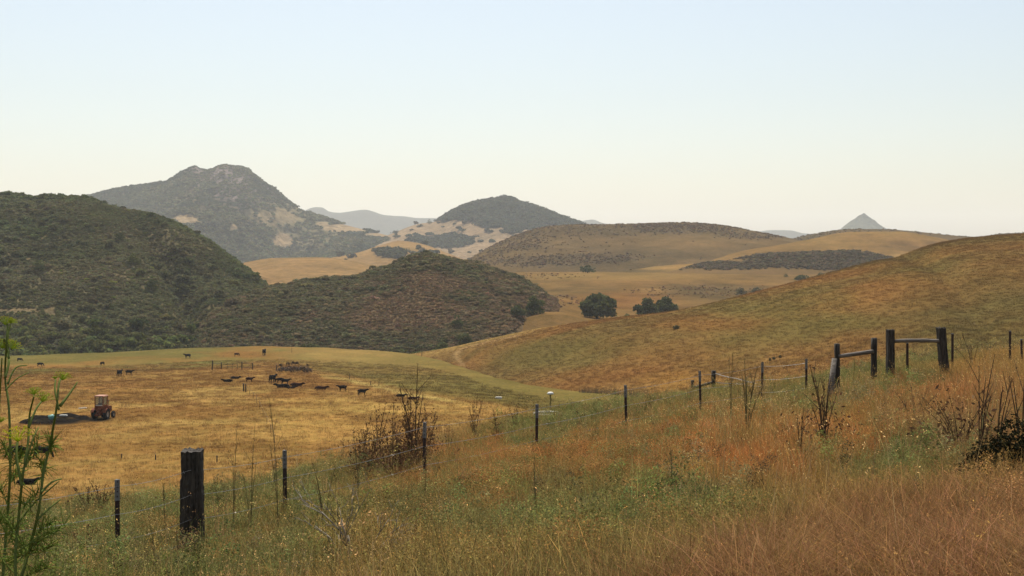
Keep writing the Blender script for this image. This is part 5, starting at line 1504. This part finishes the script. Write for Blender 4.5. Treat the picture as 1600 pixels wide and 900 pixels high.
fennel(4.6, [([(0, 960), (6, 880), (12, 800), (16, 730), (14, 640), (8, 590), (10, 540), (12, 505)], .006, .003),
             ([(8, 590), (14, 565), (10, 550), (6, 530)], .005, .003), ([(12, 600), (24, 575), (42, 573 - 2)], .004, .002),
             ([(8, 610), (26, 592), (45, 582)], .003, .0015), ([(14, 560), (12, 530), (18, 500)], .004, .002), ([(-14, 960), (-6, 800), (-2, 660), (3, 560)], .005, .0025)],
       [(8, 508, 26, (.2, -.1), 'umbel_green'), (16, 505, 16, (.5, -.1), 'umbel_green'), (4, 545, 30, (.1, -.1), 'umbel_green'), (18, 546, 26, (.5, -.1), 'umbel_green'), (1, 660, 16, (0, -.1), 'umbel_green')],
       'tallest fennel with light green buds at the very left edge', (0, 1000), ((16, 720, 4, 690), (14, 760, 30, 730), (10, 830, -20, 790), (12, 850, 40, 800), (6, 890, 40, 860), (12, 790, -10, 740)))
fennel(4.3, [([(30, 975), (24, 880), (30, 800), (36, 740), (44, 690), (46, 650), (53, 612 + 8)], .006, .003), ([(45, 668), (56, 640), (66, 626)], .004, .003),
             ([(34, 760), (26, 715), (28, 686)], .005, .004), ([(34, 745), (50, 690), (60, 668)], .004, .002)],
       [(53, 617, 22, (-.1, -.1), 'umbel_green'), (66, 628, 28, (.3, -.1), 'umbel_green'), (28, 690, 40, (.05, -.3), 'umbel_yellow')],
       'fennel with a flat yellow flower head left of the mud pit', (35, 1000), ((40, 730, 62, 682), (30, 800, 60, 770), (28, 840, 0, 800), (26, 880, 70, 840), (30, 860, 100, 820), (38, 705, 20, 730), (28, 900, -20, 860)))
fennel(4.4, [([(10, 985), (34, 900), (48, 850), (60, 800), (68, 740), (79, 690), (88, 640), (92, 600), (97, 590)], .0065, .0032), ([(92, 640), (86, 610), (87, 592)], .004, .0025),
             ([(94, 634), (108, 616), (121, 597)], .006, .002), ([(64, 770), (80, 754), (96, 748)], .005, .002), ([(58, 812), (76, 795), (95, 780)], .005, .002), ([(48, 850), (70, 840), (98, 825)], .005, .0015), ([(20, 830), (50, 790), (92, 752)], .005, .002)],
       [(97, 594, 24, (.25, -.1), 'umbel_green'), (86, 592, 8, (0, -.1), 'umbel_green')],
       'slender fennel stem leaning right in front of the mud pit', (-10, 1010), ((84, 688, 78, 704), (66, 752, 66, 720), (40, 870, 90, 850), (44, 860, 10, 830), (50, 840, 80, 815), (30, 905, 80, 885)))
# low green fennel foliage round those stems
lf = []
for i in range(160):
    x_ = random.gauss(10, 70); d_ = random.uniform(3.9, 5.6)
    lf.append(FG.point(x_, d_) + Vector((0, 0, random.uniform(.0, .25))))
T_FROND = proto_coll('frond_tuft', [grass_tuft(90, .25, .7, .08, .003, .5, 640 + k, .3, .012, (1, 1, 1), bend=.4) for k in range(4)], M['blade'])
scatter('fennel_foliage', np.array(lf), T_FROND, tint((0.16, 0.19, 0.05), len(lf), .3), rng.uniform(.8, 1.25, len(lf)), label='feathery green foliage around the fennel stems', cat='foliage')

def weed(name, px_, d_, h_, n_, spread, label, cat, seed, mat='dead_stem', heads=14, head=.02, r=.006, group=None, lean=0.0, S_=FG, dense=0):
    """dead upright weed: forked stems carrying dry heads"""
    rs = random.Random(seed); b = S_.point(px_, d_)
    o = empty(name, b); tag(o, label, cat, group)
    hm_ = MB()
    for k in range(n_):
        a_ = rs.uniform(0, 6.283); ln_ = rs.uniform(.3, 1) * spread
        H = h_ * rs.uniform(.55, 1.0) if k else h_
        tip = Vector((math.cos(a_) * ln_ + lean * H, math.sin(a_) * ln_, H))
        mid = tip * .5 + Vector((-tip.x * .18, -tip.y * .18, .04 * H))
        P_ = bez([(0, 0, -.1), mid, tip], 5)
        m = MB(); m.tube(P_, [r * (1 - .7 * i / (len(P_) - 1)) for i in range(len(P_))], 5)
        for j in range(rs.randint(1, 4)):
            i0 = rs.randint(4, len(P_) - 3); q = P_[i0]
            q2 = q + Vector((rs.uniform(-1, 1), rs.uniform(-1, 1), rs.uniform(.8, 2))).normalized() * H * rs.uniform(.1, .25)
            m.tube([q, q2], [r * .5, r * .25], 4)
            for _ in range(heads // 4):
                _h(hm_, q.lerp(q2, rs.uniform(.3, 1)), head, rs)
        m.build('stem', M[mat], o)
        for _ in range(heads * 2):
            _h(hm_, P_[rs.randint(len(P_) // 3, len(P_) - 1)], head, rs)
    for _ in range(dense * 7):
        _h(hm_, Vector((rs.gauss(0, spread * .6), rs.gauss(0, spread * .6), abs(rs.gauss(0, h_ * .3)))), head * 1.9, rs)
    if hm_.v: hm_.build('seed_heads', M['seed_head'], o)['kind'] = 'stuff'
    return o
def _h(mb, q, s, rs):
    q = q + Vector((rs.gauss(0, s * .5), rs.gauss(0, s * .5), rs.gauss(0, s * .5)))
    u_ = Vector((rs.gauss(0, 1), rs.gauss(0, 1), rs.gauss(0, 1))).normalized() * s * rs.uniform(.4, .9)
    v_ = u_.cross(Vector((rs.gauss(0, 1), rs.gauss(0, 1), rs.gauss(0, 1)))).normalized() * s * rs.uniform(.2, .45)
    t_ = rs.uniform(.6, 1.5)
    mb.add([q - u_, q + v_, q + u_, q - v_], [(0, 1, 2, 3)], (t_, t_ * rs.uniform(.9, 1.15), t_))
GW = 'dead weed clumps beyond the near fence'
weed('dead_weed', 566, 22.5, 1.15, 7, .25, 'brown dead weed clump left of the big dark one', 'weed', 1, heads=26, group=GW, dense=60)
weed('dead_weed', 590, 22.8, 1.35, 8, .3, 'brown dead weed clump second from the left of the tangle', 'weed', 2, heads=26, group=GW, dense=80)
weed('dead_weed', 612, 21.5, 1.3, 8, .35, 'tangled dark weed clump in the middle of the dead thicket', 'weed', 3, heads=34, group=GW, dense=160)
weed('dead_weed', 640, 22.0, 1.5, 9, .35, 'darkest and tallest bushy weed of the dead thicket', 'weed', 4, heads=36, r=.009, group=GW, dense=160)
weed('dead_weed', 668, 22.6, 1.2, 7, .25, 'dead weed clump right behind the third steel post', 'weed', 5, heads=24, group=GW, dense=70)
weed('dead_weed', 578, 21.2, .95, 9, .35, 'rusty low weed clump at the front left of the dead thicket', 'weed', 15, heads=26, group=GW, dense=150)
weed('dead_weed', 628, 20.6, .9, 10, .4, 'rusty bushy weed filling the front middle of the dead thicket', 'weed', 16, heads=30, group=GW, dense=220)
weed('dead_weed', 653, 21.6, 1.1, 9, .32, 'dense brown weed just left of the third steel post', 'weed', 17, heads=30, group=GW, dense=180)
weed('dead_stalk', 648, 21.0, 2.0, 3, .32, 'tall bare forked stalk rising above the dead thicket', 'stalk', 6, heads=3, r=.014)
weed('dead_weed', 620, 19.6, .6, 9, .4, 'low dark weed heap under the fence wires left of the third post', 'weed', 7, heads=30, group=GW, dense=220)
weed('dead_weed', 742, 26.5, 1.1, 9, .28, 'slim brown weed clump between the third and fourth posts', 'weed', 8, heads=22, group=GW)
weed('dead_weed', 778, 24.5, .95, 4, .2, 'dark slim dead weed left of the fourth post', 'weed', 9, heads=26, r=.008, group=GW, dense=30)
weed('dead_weed', 806, 27, .8, 6, .3, 'thin brown weed clump just left of the fourth post', 'weed', 10, heads=18, group=GW)
weed('dead_weed', 138, 20, .6, 12, .4, 'reddish brown dock clump left of the first steel post', 'weed', 11, heads=30, group=GW, dense=40)
weed('dead_weed', 160, 19.6, .72, 8, .3, 'taller reddish dock stems beside the first steel post', 'weed', 12, heads=30, group=GW)
weed('dead_weed', 130, 14.6, .55, 7, .25, 'dark red dock stems low in the grass left of the first post', 'weed', 13, heads=20, group=GW)
weed('dead_weed', 1010, 29, .62, 4, .2, 'small dark dead weed right of the fifth post', 'weed', 14, heads=16, group=GW)
GS = 'tall thin weed stalks'
for i, (px_, d_, h_, n_, sp_, lab) in enumerate((
        (258, 15.5, .95, 2, .06, 'thin green stalk left of the thick timber post'), (365, 16.0, 1.55, 2, .12, 'tall thin pale stalk right of the timber post'),
        (391, 15.6, 1.5, 3, .14, 'group of tall thin green stalks between timber and second post'), (436, 14.8, 1.75, 2, .16, 'tallest leaning thin stalk beside the second steel post'),
        (345, 16.5, .9, 3, .15, 'short thin stalks right behind the timber post'), (507, 14.0, 1.0, 4, .18, 'thin olive stalks left of the grey twig shrub'),
        (560, 17.5, 1.1, 3, .2, 'thin stalk cluster in front of the dead thicket, left'), (836, 12.2, .85, 2, .06, 'thin dark stalk below the fourth post in the orange grass'),
        (1051, 13.0, .7, 2, .08, 'pale thin stalk in the grass below the sixth post'), (700, 24, .8, 4, .2, 'thin stalks just right of the third post'),
        (245, 12.6, .7, 2, .1, 'short leaning stalk low in front of the timber post'), (278, 12.4, .62, 1, .06, 'single dark stalk in front of the timber post foot'))):
    weed('weed_stalk', px_, d_, h_, n_, sp_, lab, 'stalk', 30 + i, 'olive_stem', 5, .018, .006, GS)
GB = 'branching dead stems on the right'
weed('dead_mustard', 1167, 20.0, 1.35, 6, .42, 'fan of bare olive stems left of the sixth and seventh posts gap', 'weed', 51, 'olive_stem', 4, .02, .012, GB)
weed('dead_mustard', 1142, 23, 1.5, 2, .1, 'tall thin pair of stems left of the olive stem fan', 'weed', 52, 'olive_stem', 4, .02, .008, GB)
weed('dead_mustard', 1288, 15.5, 1.25, 8, .34, 'dark stem clump in orange grass below the slim brace', 'weed', 53, 'dead_stem', 6, .02, .010, GB, dense=60)
weed('dead_mustard', 1250, 15.0, .75, 3, .12, 'short dark stems left of the dark stem clump', 'weed', 54, 'dead_stem', 6, .02, .008, GB)
weed('dead_mustard', 1530, 12.0, 1.25, 5, .25, 'tall dark curved stems near the right edge, left group', 'weed', 55, 'dead_stem', 5, .02, .009, GB)
weed('dead_mustard', 1556, 11.6, 1.05, 4, .2, 'tall dark stems rising from the black bush at right', 'weed', 56, 'dead_stem', 5, .02, .009, GB)
weed('dead_mustard', 1596, 11.6, 1.6, 3, .12, 'tallest dark stems at the very right edge', 'weed', 57, 'dead_stem', 5, .02, .010, GB)
weed('dead_mustard', 1500, 13.5, .85, 9, .45, 'low grey brown stem thicket left of the black bush', 'weed', 58, 'dead_stem', 10, .025, .006, GB, dense=80)
weed('dead_mustard', 1430, 17, .7, 7, .4, 'short brown stems below the leaning black timber', 'weed', 59, 'dead_stem', 8, .02, .006, GB)
weed('dead_mustard', 1520, 28, 1.05, 6, .5, 'thin dark stems right of the leaning black timber', 'weed', 60, 'dead_stem', 4, .02, .009, GB)
# black bush
bb = FG.point(1566, 11.0)
o = empty('dark_bush', bb); tag(o, 'low black green bush in the dead grass at lower right', 'bush')
M['dark_leaf'] = mat_leaf('dark_leaf', inst=False, color=(0.022, 0.022, 0.012), trans=.1)
mesh_obj('foliage', leafy_mesh('foliage', [((0, 0, .26), (.36, .3, .26)), ((.16, .05, .36), (.26, .24, .2)), ((-.2, 0, .18), (.24, .22, .18)), ((.32, 0, .26), (.26, .22, .24)), ((.5, 0, .3), (.26, .24, .28)), ((.15, 0, .5), (.22, .2, .2))], 5200, .014, 77), M['dark_leaf'], o)
rs = random.Random(4)
for k in range(12):
    m = MB(); a_ = rs.uniform(0, 6.28); t_ = Vector((math.cos(a_) * .3 - .05, math.sin(a_) * .25, rs.uniform(.15, .5)))
    m.tube([(0, 0, -.05), t_ * .5 + Vector((0, 0, .05)), t_], [.008, .006, .002], 5); m.build('twig', M['dead_stem'], o)
# grey dead shrub in front
gb_ = FG.point(560, 11.0)
o = empty('dead_shrub', gb_); tag(o, 'bare grey dead shrub with forked twigs in front of the fence', 'shrub')
def branch(parent_mb, p_, dr, L_, r_, depth, rs):
    if depth == 0 or L_ < .04: return
    e = p_ + dr * L_
    k_ = p_.lerp(e, .5) + Vector((rs.gauss(0, 1), rs.gauss(0, 1), 0)) * L_ * .07
    parent_mb.tube([p_, k_, e], [r_, r_ * .85, r_ * .65], 5)
    for _ in range(rs.choice((1, 2, 2, 3)) if depth > 1 else 0):
        nd_ = (dr + Vector((rs.gauss(0, .42), rs.gauss(0, .42), rs.gauss(.05, .25)))).normalized()
        branch(parent_mb, p_.lerp(e, rs.uniform(.55, 1)), nd_, L_ * rs.uniform(.5, .85), r_ * .6, depth - 1, rs)
for k, (dx, dz_, L_, off) in enumerate(((-.5, .9, .34, 0), (-.3, 1, .36, .03), (.1, 1, .3, .06), (.45, .9, .3, .08), (-.7, .8, .26, -.04), (.7, .75, .26, .1), (-.15, 1, .4, -.03))):
    m = MB(); branch(m, Vector((off, random.uniform(-.05, .05), -.05)), Vector((dx, random.uniform(-.3, .3), dz_)).normalized(), L_ * 1.25, .013, 5, random.Random(80 + k))
    m.build('branch', M['twig'], o, True)
o2 = empty('dead_shrub', FG.point(512, 11.4)); tag(o2, 'small bare dark twig left of the grey dead shrub', 'shrub')
for k in range(3):
    m = MB(); branch(m, Vector((0, 0, -.05)), Vector((-.2 + .15 * k, .1, 1)).normalized(), .24, .009, 4, random.Random(95 + k)); m.build('branch', M['dead_stem'], o2, True)
# fallen branch on the dead grass
fb_ = FG.point(1148, 8.6); fb_.z = zz(848, 8.6)
m = MB(); m.tube(bez([W(1102, 872, 8.4) - fb_, W(1130, 855, 8.5) - fb_, W(1165, 842, 8.7) - fb_, W(1192, 827, 8.8) - fb_], 5), [.004 + .008 * min(1, i / 8) for i in range(16)], 6)
m.tube([W(1150, 848, 8.6) - fb_, W(1160, 826, 8.7) - fb_], [.005, .002], 5); m.tube([W(1178, 835, 8.7) - fb_, W(1187, 858, 8.6) - fb_], [.005, .002], 5)
o = m.build('fallen_branch', M['twig'], None, True, fb_); tag(o, 'pale fallen branch lying on the matted brown grass', 'branch')
# brush pile by the corral
bq = PA.point_py(462, 582, 85)
o = empty('brush_pile', bq); tag(o, 'grey and brown brush pile right of the corral fence', 'brush pile')
kx = bq.y / F
M['pile_leaf'] = mat_leaf('pile_leaf', inst=False, color=(0.15, 0.105, 0.07), trans=.1)
mesh_obj('brush', leafy_mesh('brush', [((kx * x_, random.uniform(-1, 1), kx * z_), (kx * r_, kx * r_, kx * r_ * .7)) for x_, z_, r_ in ((-20, 4, 7), (-10, 5, 7), (0, 4, 8), (10, 4, 7), (20, 3, 7))], 1300, .2, 90), M['pile_leaf'], o)
mesh_obj('dark_tops', leafy_mesh('dark_tops', [((kx * x_, random.uniform(-1, 1), kx * z_), (kx * r_, kx * r_, kx * r_)) for x_, z_, r_ in ((-22, 11, 3.5), (-13, 12, 3.5), (-4, 13, 4), (3, 14, 3.0), (18, 10, 3))], 260, .16, 91), M['dead_stem'], o)
